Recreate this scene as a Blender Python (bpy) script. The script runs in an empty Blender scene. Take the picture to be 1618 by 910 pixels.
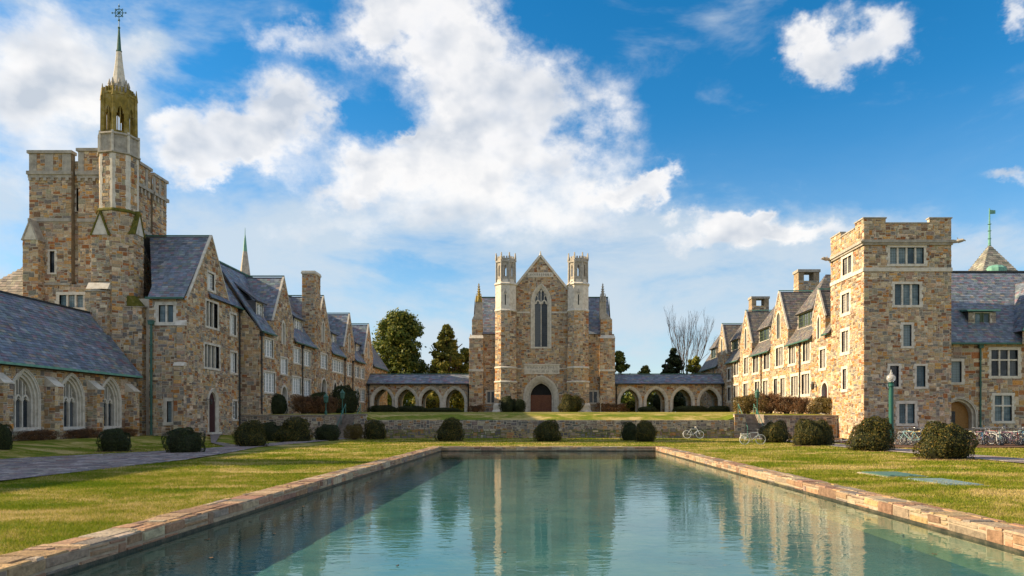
import bpy, math, random
import numpy as np
from mathutils import Vector, Matrix
from mathutils.geometry import tessellate_polygon

R = random.Random(11)
SC = bpy.context.scene
COL = SC.collection
F, CX, CY, EH = 1150.0, 854.0, 662.0, 1.65      # focal length in photo pixels, vanishing point, eye height

# ------------------------------------------------------------------ camera
cam = bpy.data.cameras.new('camera')
cam.sensor_width = 36.0
cam.lens = 36.0 * F / 1618.0
cam.shift_x = -45.0 / 1618.0
cam.shift_y = 207.0 / 1618.0
cam.clip_start = 0.1
cam.clip_end = 4000.0
camo = bpy.data.objects.new('camera', cam)
COL.objects.link(camo)
camo.location = (0, 0, EH)
camo.rotation_euler = (math.radians(90), 0, 0)
SC.camera = camo

# ------------------------------------------------------------------ light
EL, BACK = math.radians(26.5), math.radians(3.0)          # sun low on the left, a touch behind the facades
SUNPOS = Vector((-math.cos(EL) * math.cos(BACK), math.cos(EL) * math.sin(BACK), math.sin(EL)))
sun = bpy.data.lights.new('sun', 'SUN')
sun.energy = 4.3
sun.angle = math.radians(0.53)
sun.color = (1.0, 0.78, 0.48)
suno = bpy.data.objects.new('sun', sun)
COL.objects.link(suno)
suno.rotation_euler = (-SUNPOS).to_track_quat('-Z', 'Y').to_euler()
suno.location = SUNPOS * 200

SC.view_settings.view_transform = 'Standard'
SC.view_settings.look = 'None'
SC.view_settings.exposure = 1.15
SC.view_settings.gamma = 1.0

W = bpy.data.worlds.new('World')
SC.world = W
W.use_nodes = True


def build_world():
    nt = W.node_tree
    N, L = nt.nodes, nt.links
    N.clear()

    def mth(op, a, b=None, c=None, clamp=False):
        n = N.new('ShaderNodeMath'); n.operation = op; n.use_clamp = clamp
        for i, v in enumerate((a, b, c)):
            if v is None: continue
            if isinstance(v, (int, float)): n.inputs[i].default_value = v
            else: L.new(v, n.inputs[i])
        return n.outputs[0]

    def vm(op, a, b=None, out=0):
        n = N.new('ShaderNodeVectorMath'); n.operation = op
        for i, v in enumerate((a, b)):
            if v is None: continue
            if isinstance(v, (tuple, list)): n.inputs[i].default_value = v
            else: L.new(v, n.inputs[i])
        return n.outputs[out]

    def sstep(x, a, b):
        n = N.new('ShaderNodeMapRange'); n.interpolation_type = 'SMOOTHSTEP'; n.clamp = True
        L.new(x, n.inputs['Value'])
        n.inputs['From Min'].default_value = a; n.inputs['From Max'].default_value = b
        return n.outputs[0]

    def mixc(f, a, b):
        n = N.new('ShaderNodeMix'); n.data_type = 'RGBA'
        for s, v in ((n.inputs[0], f), (n.inputs[6], a), (n.inputs[7], b)):
            if isinstance(v, (int, float)): s.default_value = v
            elif isinstance(v, (tuple, list)): s.default_value = (*v, 1)
            else: L.new(v, s)
        return n.outputs[2]

    tc = N.new('ShaderNodeTexCoord')
    d = vm('NORMALIZE', tc.outputs['Generated'])
    sep = N.new('ShaderNodeSeparateXYZ'); L.new(d, sep.inputs[0])
    x, y, z = sep.outputs
    yc = mth('MAXIMUM', y, 0.2)
    cmb = N.new('ShaderNodeCombineXYZ')
    L.new(mth('DIVIDE', x, yc), cmb.inputs[0]); L.new(mth('DIVIDE', z, yc), cmb.inputs[1])
    uv0 = cmb.outputs[0]
    wn = N.new('ShaderNodeTexNoise'); wn.noise_dimensions = '3D'; L.new(vm('MULTIPLY', d, (1, 1, 1.3)), wn.inputs['Vector'])
    wn.inputs['Scale'].default_value = 7.0; wn.inputs['Detail'].default_value = 6; wn.inputs['Roughness'].default_value = .62
    uv = vm('ADD', uv0, vm('MULTIPLY', vm('SUBTRACT', wn.outputs['Color'], (.5, .5, .5)), (.26, .20, 0)))
    front = sstep(y, 0.25, 0.55)

    # cloud bodies of this afternoon: direction (photo pixel), half sizes, strength
    heaps = [
        (590, 40, 62, 34, .9), (665, 45, 85, 52, 1.05), (735, 60, 70, 55, .9), (790, 130, 100, 75, 1.05), (880, 185, 88, 66, 1.05), (745, 205, 95, 55, .95), (580, 185, 34, 30, -.6),
        (640, 266, 110, 38, .75), (545, 285, 60, 28, .75), (830, 255, 95, 50, .5), (482, 185, 62, 48, 1.1), (405, 222, 60, 38, .95), (305, 215, 66, 44, 1.0), (340, 255, 90, 26, .8),
        (250, 180, 34, 24, .7), (50, 55, 95, 62, .85), (95, 135, 90, 60, .85), (30, 190, 85, 60, .75), (205, 66, 38, 34, .65), (465, 72, 60, 24, .7),
        (1270, 78, 46, 30, .9), (1320, 98, 62, 27, 1.0), (1385, 66, 44, 34, 1.0), (985, 285, 54, 26, 1.05), (1035, 274, 34, 16, .8), (1068, 324, 30, 13, .75),
        (1160, 332, 36, 19, 1.1), (1198, 324, 28, 18, 1.1), (1140, 374, 84, 26, 1.15), (1210, 362, 42, 20, 1.0), (1618, 40, 22, 26, .9), (1605, 277, 36, 11, .7), (1545, 392, 75, 30, .65), (1330, 385, 70, 18, .5), (612, 222, 18, 10, .6),
        (760, 300, 130, 40, .5), (690, 345, 180, 45, .42), (880, 360, 120, 60, .4), (470, 365, 90, 30, .4), (110, 260, 90, 40, .5), (60, 330, 90, 60, .45), (1270, 378, 60, 18, .5),
    ]
    veils = [
        (110, 100, 210, 160, .75), (30, 300, 190, 140, .95), (10, 420, 170, 120, .9), (350, 330, 260, 75, .55), (640, 330, 300, 100, .8), (840, 300, 170, 130, .7), (900, 440, 320, 90, .75),
        (460, 430, 210, 80, .7), (700, 560, 420, 60, .6), (1060, 430, 200, 80, .6), (1330, 395, 170, 50, .5), (1560, 395, 140, 60, .6), (430, 62, 90, 34, .45), (210, 60, 60, 50, .5), (1240, 500, 240, 90, .55),
        (1130, 345, 140, 60, .4), (640, 448, 105, 34, -.75), (575, 190, 50, 36, -.5), (330, 90, 80, 50, -.35),
    ]

    def field(lst, k):
        tot = 0.0
        for px, py, rx, ry, amp in lst:
            n = N.new('ShaderNodeVectorMath'); n.operation = 'MULTIPLY_ADD'
            kx, ky = F / rx / k, F / ry / k
            L.new(uv, n.inputs[0]); n.inputs[1].default_value = (kx, ky, 0); n.inputs[2].default_value = (-(px - CX) / F * kx, -(CY - py) / F * ky, 0)
            q = vm('DOT_PRODUCT', n.outputs[0], n.outputs[0], out=1)
            tot = mth('MULTIPLY_ADD', mth('POWER', 1 / math.e, q), amp, tot)
        tot = mth('MINIMUM', tot, 1.15)
        return mth('MULTIPLY', tot, front)
    out_front = mth('SUBTRACT', 1.0, front)

    def fbm(vec, scale, detail, rough=.55, dist=.0):
        n = N.new('ShaderNodeTexNoise'); n.noise_dimensions = '3D'
        L.new(vec, n.inputs['Vector'])
        n.inputs['Scale'].default_value = scale; n.inputs['Detail'].default_value = detail
        n.inputs['Roughness'].default_value = rough; n.inputs['Distortion'].default_value = dist
        return n.outputs[0]

    dv = vm('MULTIPLY', d, (1.0, 1.0, 1.35))
    n1 = fbm(dv, 6.0, 8, .64)
    big = fbm(dv, 2.6, 3, .5)                                         # unseen cloud over the rest of the sky, thickened to brighten the shade
    off = vm('ADD', dv, (SUNPOS.x * .018, 0, .022))
    s1 = fbm(dv, 8.0, 4, .5); s2 = fbm(off, 8.0, 4, .5)
    n3 = fbm(vm('MULTIPLY', d, (1.0, 1.0, 2.4)), 4.0, 6, .62, .3)
    heap = mth('ADD', field(heaps, 1.05), mth('MULTIPLY', out_front, mth('MULTIPLY_ADD', mth('SUBTRACT', big, .5), 2.4, .58)))
    veil = mth('ADD', field(veils, 1.15), mth('MULTIPLY', out_front, .5))
    dens0 = mth('ADD', heap, mth('MULTIPLY', mth('SUBTRACT', n1, .5), 1.8))
    dens = sstep(dens0, .12, 1.1)
    thin = sstep(mth('ADD', veil, mth('MULTIPLY', mth('SUBTRACT', n3, .5), 5.0)), .0, 1.7)
    relief = mth('MULTIPLY_ADD', mth('SUBTRACT', s1, s2), 4.0, .78, clamp=True)
    thick = sstep(dens0, .75, 1.5)
    shade = mth('MULTIPLY_ADD', thick, -.46, relief, clamp=True)
    ccol = mixc(shade, (1.9, 2.08, 2.35), (3.5, 3.4, 3.3))

    sky = N.new('ShaderNodeTexSky'); sky.sky_type = 'NISHITA'; sky.sun_disc = False
    sky.sun_elevation = EL; sky.sun_rotation = math.radians(-87.0)
    sky.altitude = 200; sky.air_density = 1.0; sky.dust_density = 0.25; sky.ozone_density = 3.0
    hs = N.new('ShaderNodeHueSaturation'); L.new(sky.outputs[0], hs.inputs['Color'])
    hs.inputs['Saturation'].default_value = 1.38; hs.inputs['Value'].default_value = .57; hs.inputs['Hue'].default_value = .494
    # thin bright veil low over the horizon, all the way round
    low = mth('MAXIMUM', mth('MULTIPLY', sstep(z, .40, .05), .55), sstep(z, .20, .03))
    c1 = mixc(mth('MULTIPLY', low, mth('MULTIPLY_ADD', sstep(n3, .25, .62), .4, .55)), hs.outputs[0], (2.0, 2.35, 2.62))
    c2 = mixc(mth('MULTIPLY', thin, .80), c1, (2.15, 2.42, 2.66))
    c3 = mixc(mth('MULTIPLY', dens, .93), c2, ccol)
    bg = N.new('ShaderNodeBackground'); bg.inputs['Strength'].default_value = 0.14
    L.new(c3, bg.inputs['Color'])
    out = N.new('ShaderNodeOutputWorld'); L.new(bg.outputs[0], out.inputs['Surface'])


build_world()
W.cycles.sampling_method = 'MANUAL'
W.cycles.sample_map_resolution = 512

# ------------------------------------------------------------------ materials
MAT = {}


def new_mat(name):
    m = bpy.data.materials.new(name); m.use_nodes = True
    nt = m.node_tree; nt.nodes.clear()
    out = nt.nodes.new('ShaderNodeOutputMaterial')
    return m, nt, out


def ramp(nt, stops, interp='LINEAR'):
    r = nt.nodes.new('ShaderNodeValToRGB'); r.color_ramp.interpolation = interp
    e = r.color_ramp.elements
    while len(e) < len(stops): e.new(0.5)
    for el, (p, c) in zip(e, stops):
        el.position = p; el.color = (*c, 1)
    return r


def noise(nt, scale, detail=4, rough=.55, vec=None, dist=0):
    n = nt.nodes.new('ShaderNodeTexNoise')
    n.inputs['Scale'].default_value = scale; n.inputs['Detail'].default_value = detail
    n.inputs['Roughness'].default_value = rough; n.inputs['Distortion'].default_value = dist
    if vec is not None: nt.links.new(vec, n.inputs['Vector'])
    return n


def geo_pos(nt):
    return nt.nodes.new('ShaderNodeNewGeometry').outputs['Position']


def objco(nt):
    return nt.nodes.new('ShaderNodeTexCoord').outputs['Object']


def mul_color(nt, a, b, f=1.0):
    m = nt.nodes.new('ShaderNodeMix'); m.data_type = 'RGBA'; m.blend_type = 'MULTIPLY'
    m.inputs[0].default_value = f
    nt.links.new(a, m.inputs[6]); nt.links.new(b, m.inputs[7])
    return m.outputs[2]


def surf(name, stops, scale, rough=.85, bump=.0, bscale=None, detail=5, spec=.3, metal=0, attr=None, mott=(.72, 1.22), bdist=.02):
    """noise-mottled surface; with attr the colour comes from each piece and the noise only mottles it"""
    m, nt, out = new_mat(name)
    p = geo_pos(nt)
    n = noise(nt, scale, detail, .6, p)
    if attr:
        a = nt.nodes.new('ShaderNodeVertexColor'); a.layer_name = attr
        r = ramp(nt, [(.25, (mott[0],) * 3), (.75, (mott[1],) * 3)])
        nt.links.new(n.outputs[0], r.inputs[0])
        colr = mul_color(nt, a.outputs[0], r.outputs[0])
    else:
        r = ramp(nt, stops); nt.links.new(n.outputs[0], r.inputs[0]); colr = r.outputs[0]
    b = nt.nodes.new('ShaderNodeBsdfPrincipled')
    nt.links.new(colr, b.inputs['Base Color'])
    b.inputs['Roughness'].default_value = rough
    b.inputs['Metallic'].default_value = metal
    b.inputs['Specular IOR Level'].default_value = spec
    if bump:
        n2 = noise(nt, bscale or scale * 4, 4, .6, p)
        bm = nt.nodes.new('ShaderNodeBump'); bm.inputs['Strength'].default_value = bump
        bm.inputs['Distance'].default_value = bdist
        nt.links.new(n2.outputs[0], bm.inputs['Height']); nt.links.new(bm.outputs[0], b.inputs['Normal'])
    nt.links.new(b.outputs[0], out.inputs[0])
    MAT[name] = m
    return m


surf('stone', None, 9.0, .9, .8, 22, attr='tint', mott=(.55, 1.38), bdist=.04)
surf('mortar', [(.3, (.46, .40, .32)), (.7, (.62, .55, .45))], 5, .95, .4, 40)
surf('pool_mortar', [(.3, (.27, .21, .15)), (.7, (.42, .34, .25))], 5, .95, .4, 40)
surf('limestone', [(.28, (.42, .37, .30)), (.5, (.60, .55, .47)), (.72, (.69, .64, .56))], 2.6, .85, .25, 25)
surf('limestone_grey', [(.3, (.24, .22, .19)), (.7, (.46, .42, .36))], 3.0, .85, .3, 25)
surf('mossy_stone', [(.3, (.10, .085, .03)), (.5, (.26, .19, .04)), (.72, (.36, .30, .16))], 1.8, .9, .4, 20)
surf('moss', [(.3, (.05, .06, .01)), (.6, (.15, .13, .02)), (.75, (.22, .19, .1))], 4, .95, .5, 30)
surf('slate', None, 3.0, .55, .35, 18, attr='tint', mott=(.62, 1.35), spec=.5, bdist=.01)
surf('slate_base', [(.3, (.06, .065, .075)), (.7, (.10, .10, .115))], 4, .7)
surf('stone_slate', None, 5.0, .8, .35, 18, attr='tint', mott=(.75, 1.2), spec=.3, bdist=.01)
surf('copper', [(.3, (.09, .24, .19)), (.6, (.16, .36, .28)), (.8, (.24, .42, .33))], 3, .6, spec=.4)
surf('copper_dark', [(.3, (.03, .09, .075)), (.7, (.06, .16, .12))], 3, .6, spec=.4)
surf('iron', [(.3, (.014, .016, .017)), (.7, (.03, .034, .034))], 6, .5, spec=.5)
surf('lamp_green', [(.3, (.008, .085, .065)), (.7, (.014, .115, .09))], 6, .4, spec=.5)
surf('rail_green', [(.3, (.04, .17, .14)), (.7, (.07, .25, .2))], 6, .5, spec=.5)
surf('white_paint', [(.3, (.78, .78, .76)), (.7, (.86, .86, .84))], 3, .5)
surf('green_paint', [(.3, (.07, .10, .06)), (.7, (.11, .15, .09))], 3, .6)
surf('door_wood', [(.3, (.09, .028, .012)), (.7, (.20, .068, .028))], 9, .5, .2, 40)
surf('door_maroon', [(.3, (.035, .010, .014)), (.7, (.06, .018, .02))], 9, .5)
surf('oak', [(.3, (.24, .11, .025)), (.7, (.38, .20, .06))], 9, .5)
surf('painted_void', [(.3, (.01, .01, .01)), (.7, (.02, .02, .02))], 3, .9)  # near-black painted in place of unlit depth behind openings
surf('timber_dark', [(.3, (.03, .022, .016)), (.7, (.06, .045, .032))], 5, .8)
surf('bark', [(.3, (.045, .032, .022)), (.7, (.12, .09, .065))], 9, .95, .6, 30)
surf('twig', [(.3, (.055, .036, .026)), (.7, (.11, .075, .055))], 9, .95)
surf('mulch', [(.3, (.06, .03, .017)), (.7, (.16, .085, .05))], 14, .98, .8, 30)
surf('paving', None, 9.0, .9, .4, 60, attr='tint', mott=(.75, 1.2))
surf('path_bed', [(.3, (.12, .10, .095)), (.7, (.24, .20, .18))], 8, .95, .5, 40)
surf('step_stone', [(.3, (.16, .13, .11)), (.7, (.34, .29, .24))], 4, .9, .4, 20)
surf('hatch_green', [(.3, (.055, .13, .10)), (.7, (.09, .19, .15))], 4, .5, spec=.5)
surf('hatch_blue', [(.3, (.14, .22, .24)), (.7, (.22, .31, .33))], 4, .45, spec=.5)
surf('concrete', [(.3, (.30, .27, .22)), (.7, (.44, .40, .34))], 5, .9)
surf('rubber', [(.3, (.012, .012, .012)), (.7, (.025, .025, .025))], 9, .7)
surf('chrome', [(.3, (.28, .28, .29)), (.7, (.42, .42, .43))], 9, .3, metal=.8)
surf('pool_floor', [(.25, (.025, .105, .125)), (.5, (.05, .16, .175)), (.75, (.12, .22, .20))], .8, .8, detail=8)
surf('pool_side', [(.3, (.05, .11, .09)), (.7, (.12, .19, .15))], 2.0, .9)
surf('algae', [(.3, (.02, .022, .018)), (.5, (.05, .05, .035)), (.7, (.11, .09, .06))], 5, .5, .5, 20)
surf('letter_shade', [(.3, (.09, .075, .06)), (.7, (.14, .12, .09))], 9, .9)
for nm, c in (('bike_silver', (.40, .42, .44)), ('bike_white', (.78, .78, .74)), ('bike_pink', (.30, .14, .21)), ('bike_blue', (.10, .25, .42)),
              ('bike_yellow', (.62, .38, .03)), ('bike_black', (.03, .03, .035)), ('bike_cream', (.62, .58, .34)), ('bike_red', (.24, .04, .035)), ('bike_teal', (.22, .40, .42))):
    surf(nm, [(.3, tuple(v * .92 for v in c)), (.7, c)], 8, .35, spec=.5)


def glass_mats():
    for name, c0, c1, c2, rg in (('glass', (.010, .014, .020), (.03, .04, .05), (.09, .10, .11), .10), ('glass_teal', (.015, .035, .04), (.04, .075, .085), (.12, .16, .17), .15),
                               ('blind', (.03, .06, .08), (.09, .15, .18), (.20, .26, .28), .18), ('curtain', (.07, .07, .08), (.20, .19, .19), (.34, .32, .30), .22)):
        m, nt, out = new_mat(name)
        p = geo_pos(nt)
        n = noise(nt, 1.3, 3, .5, p)
        oi = nt.nodes.new('ShaderNodeObjectInfo')
        ad = nt.nodes.new('ShaderNodeMath'); ad.operation = 'MULTIPLY_ADD'
        nt.links.new(oi.outputs['Random'], ad.inputs[0]); ad.inputs[1].default_value = .7; nt.links.new(n.outputs[0], ad.inputs[2])
        r = ramp(nt, [(.45, c0), (.85, c1), (1.08, c2)]); nt.links.new(ad.outputs[0], r.inputs[0])
        b = nt.nodes.new('ShaderNodeBsdfPrincipled')
        nt.links.new(r.outputs[0], b.inputs['Base Color'])
        b.inputs['Roughness'].default_value = rg; b.inputs['Specular IOR Level'].default_value = .32
        n2 = noise(nt, 4.0, 2, .5, p)
        bm = nt.nodes.new('ShaderNodeBump'); bm.inputs['Strength'].default_value = .25; bm.inputs['Distance'].default_value = .03
        nt.links.new(n2.outputs[0], bm.inputs['Height']); nt.links.new(bm.outputs[0], b.inputs['Normal'])
        nt.links.new(b.outputs[0], out.inputs[0]); MAT[name] = m
    m, nt, out = new_mat('globe')
    b = nt.nodes.new('ShaderNodeBsdfPrincipled')
    b.inputs['Base Color'].default_value = (.82, .82, .80, 1); b.inputs['Roughness'].default_value = .15
    b.inputs['Transmission Weight'].default_value = .65
    nt.links.new(b.outputs[0], out.inputs[0]); MAT['globe'] = m


glass_mats()


def leaf_mat(name, stops, transl=.25):
    m, nt, out = new_mat(name)
    g = nt.nodes.new('ShaderNodeNewGeometry')
    r = ramp(nt, stops); nt.links.new(g.outputs['Random Per Island'], r.inputs[0])
    n = noise(nt, 1.6, 3, .6, g.outputs['Position'])
    r2 = ramp(nt, [(.3, (.6, .66, .7)), (.7, (1.45, 1.3, 1.1))]); nt.links.new(n.outputs[0], r2.inputs[0])
    c = mul_color(nt, r.outputs[0], r2.outputs[0])
    b = nt.nodes.new('ShaderNodeBsdfPrincipled'); nt.links.new(c, b.inputs['Base Color'])
    b.inputs['Roughness'].default_value = .6; b.inputs['Specular IOR Level'].default_value = .25
    t = nt.nodes.new('ShaderNodeBsdfTranslucent'); nt.links.new(c, t.inputs[0])
    mx = nt.nodes.new('ShaderNodeMixShader'); mx.inputs[0].default_value = transl
    nt.links.new(b.outputs[0], mx.inputs[1]); nt.links.new(t.outputs[0], mx.inputs[2])
    nt.links.new(mx.outputs[0], out.inputs[0]); MAT[name] = m


leaf_mat('leaf_box', [(0, (.02, .03, .008)), (.45, (.045, .056, .012)), (.8, (.10, .09, .018)), (1, (.19, .13, .03))])
leaf_mat('leaf_box_dark', [(0, (.014, .026, .010)), (.6, (.03, .05, .016)), (1, (.065, .07, .02))])
leaf_mat('leaf_russet', [(0, (.07, .035, .016)), (.5, (.14, .065, .028)), (1, (.20, .12, .05))])
leaf_mat('leaf_olive', [(0, (.06, .055, .014)), (.5, (.12, .09, .022)), (1, (.2, .14, .04))])
leaf_mat('leaf_oak', [(0, (.04, .075, .016)), (.5, (.105, .145, .024)), (1, (.25, .24, .045))], .4)
leaf_mat('leaf_cedar', [(0, (.045, .075, .016)), (.5, (.125, .14, .024)), (1, (.28, .24, .045))], .4)
leaf_mat('leaf_bright', [(0, (.09, .11, .012)), (.5, (.17, .18, .02)), (1, (.27, .24, .04))], .4)


def straw_factor(nt, p):
    """patches of dormant straw-coloured turf, the same for the ground and the blades"""
    mp = nt.nodes.new('ShaderNodeMapping'); mp.inputs['Scale'].default_value = (.30, .50, .0)
    nt.links.new(p, mp.inputs[0])
    n = noise(nt, 1.0, 5, .62, mp.outputs[0], .6)
    mp2 = nt.nodes.new('ShaderNodeMapping'); mp2.inputs['Scale'].default_value = (1, 1, 0)
    nt.links.new(p, mp2.inputs[0])
    n2 = noise(nt, 2.2, 6, .72, mp2.outputs[0])
    a = nt.nodes.new('ShaderNodeMath'); a.operation = 'MULTIPLY_ADD'
    nt.links.new(n2.outputs[0], a.inputs[0]); a.inputs[1].default_value = .46; nt.links.new(n.outputs[0], a.inputs[2])
    return a.outputs[0]


def grass_mats():
    m, nt, out = new_mat('lawn')
    p = geo_pos(nt)
    f = straw_factor(nt, p)
    r = ramp(nt, [(.58, (.10, .150, .014)), (.70, (.17, .195, .020)), (.765, (.29, .25, .06)), (.86, (.46, .36, .15))])
    nt.links.new(f, r.inputs[0])
    fine = noise(nt, 28, 6, .75, p)
    r2 = ramp(nt, [(.3, (.62, .62, .58)), (.7, (1.4, 1.4, 1.35))]); nt.links.new(fine.outputs[0], r2.inputs[0])
    c = mul_color(nt, r.outputs[0], r2.outputs[0])
    b = nt.nodes.new('ShaderNodeBsdfPrincipled'); nt.links.new(c, b.inputs['Base Color'])
    b.inputs['Roughness'].default_value = .95; b.inputs['Specular IOR Level'].default_value = .1
    bm = nt.nodes.new('ShaderNodeBump'); bm.inputs['Strength'].default_value = .9; bm.inputs['Distance'].default_value = .06
    nt.links.new(fine.outputs[0], bm.inputs['Height']); nt.links.new(bm.outputs[0], b.inputs['Normal'])
    nt.links.new(b.outputs[0], out.inputs[0]); MAT['lawn'] = m

    m, nt, out = new_mat('grass_blade')
    g = nt.nodes.new('ShaderNodeNewGeometry')
    f = straw_factor(nt, g.outputs['Position'])
    ad = nt.nodes.new('ShaderNodeMath'); ad.operation = 'MULTIPLY_ADD'
    nt.links.new(g.outputs['Random Per Island'], ad.inputs[0]); ad.inputs[1].default_value = .16; nt.links.new(f, ad.inputs[2])
    r = ramp(nt, [(.66, (.13, .19, .014)), (.78, (.22, .245, .024)), (.855, (.33, .29, .065)), (.95, (.52, .41, .18))])
    nt.links.new(ad.outputs[0], r.inputs[0])
    d = nt.nodes.new('ShaderNodeBsdfDiffuse'); nt.links.new(r.outputs[0], d.inputs[0])
    t = nt.nodes.new('ShaderNodeBsdfTranslucent'); nt.links.new(r.outputs[0], t.inputs[0])
    mx = nt.nodes.new('ShaderNodeMixShader'); mx.inputs[0].default_value = .35
    nt.links.new(d.outputs[0], mx.inputs[1]); nt.links.new(t.outputs[0], mx.inputs[2])
    nt.links.new(mx.outputs[0], out.inputs[0]); MAT['grass_blade'] = m


grass_mats()


def water_mat():
    m, nt, out = new_mat('water')
    p = geo_pos(nt)
    mp = nt.nodes.new('ShaderNodeMapping'); mp.inputs['Scale'].default_value = (.85, 1.7, 1)
    nt.links.new(p, mp.inputs[0])
    n1 = noise(nt, 2.6, 3, .5, mp.outputs[0], .6)
    n2 = noise(nt, .5, 2, .5, p)
    ml = nt.nodes.new('ShaderNodeMath'); ml.operation = 'MULTIPLY'
    nt.links.new(n1.outputs[0], ml.inputs[0]); nt.links.new(n2.outputs[0], ml.inputs[1])
    bm = nt.nodes.new('ShaderNodeBump'); bm.inputs['Strength'].default_value = .19; bm.inputs['Distance'].default_value = .05
    nt.links.new(ml.outputs[0], bm.inputs['Height'])
    g = nt.nodes.new('ShaderNodeNewGeometry')
    dt = nt.nodes.new('ShaderNodeVectorMath'); dt.operation = 'DOT_PRODUCT'
    nt.links.new(g.outputs['Incoming'], dt.inputs[0]); nt.links.new(bm.outputs[0], dt.inputs[1])

    def mm(op, a, b=0., c=0.):
        n = nt.nodes.new('ShaderNodeMath'); n.operation = op
        for i, v in enumerate((a, b, c)):
            if isinstance(v, float): n.inputs[i].default_value = v
            else: nt.links.new(v, n.inputs[i])
        return n.outputs[0]
    # Schlick reflectance, the same from above and below so that sunlight reaches the pool floor
    fres = mm('MULTIPLY_ADD', mm('POWER', mm('SUBTRACT', 1.0, mm('MINIMUM', mm('ABSOLUTE', dt.outputs['Value']), 1.0)), 5.0), .98, .02)
    gl = nt.nodes.new('ShaderNodeBsdfGlossy'); gl.inputs['Roughness'].default_value = .015
    nt.links.new(bm.outputs[0], gl.inputs['Normal'])
    tr = nt.nodes.new('ShaderNodeBsdfTransparent'); tr.inputs[0].default_value = (.80, .95, .90, 1)
    mx = nt.nodes.new('ShaderNodeMixShader')
    nt.links.new(fres, mx.inputs[0]); nt.links.new(tr.outputs[0], mx.inputs[1]); nt.links.new(gl.outputs[0], mx.inputs[2])
    nt.links.new(mx.outputs[0], out.inputs[0]); MAT['water'] = m


water_mat()

# ------------------------------------------------------------------ mesh helpers
IDENT = Matrix.Identity(4)
WORLD = {}


def attach(o, parent):
    if parent is not None:
        o.parent = parent
        o.matrix_parent_inverse = WORLD.get(parent.name, IDENT).inverted()


def tag(o, label, cat, group=None):
    o['label'] = label; o['category'] = cat
    if group: o['group'] = group
    return o


def thing(name, loc, label, cat, group=None):
    o = bpy.data.objects.new(name, None); o.empty_display_size = .5
    COL.objects.link(o); o.location = loc
    WORLD[o.name] = Matrix.Translation(Vector(loc))
    tag(o, label, cat, group)
    return o


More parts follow.
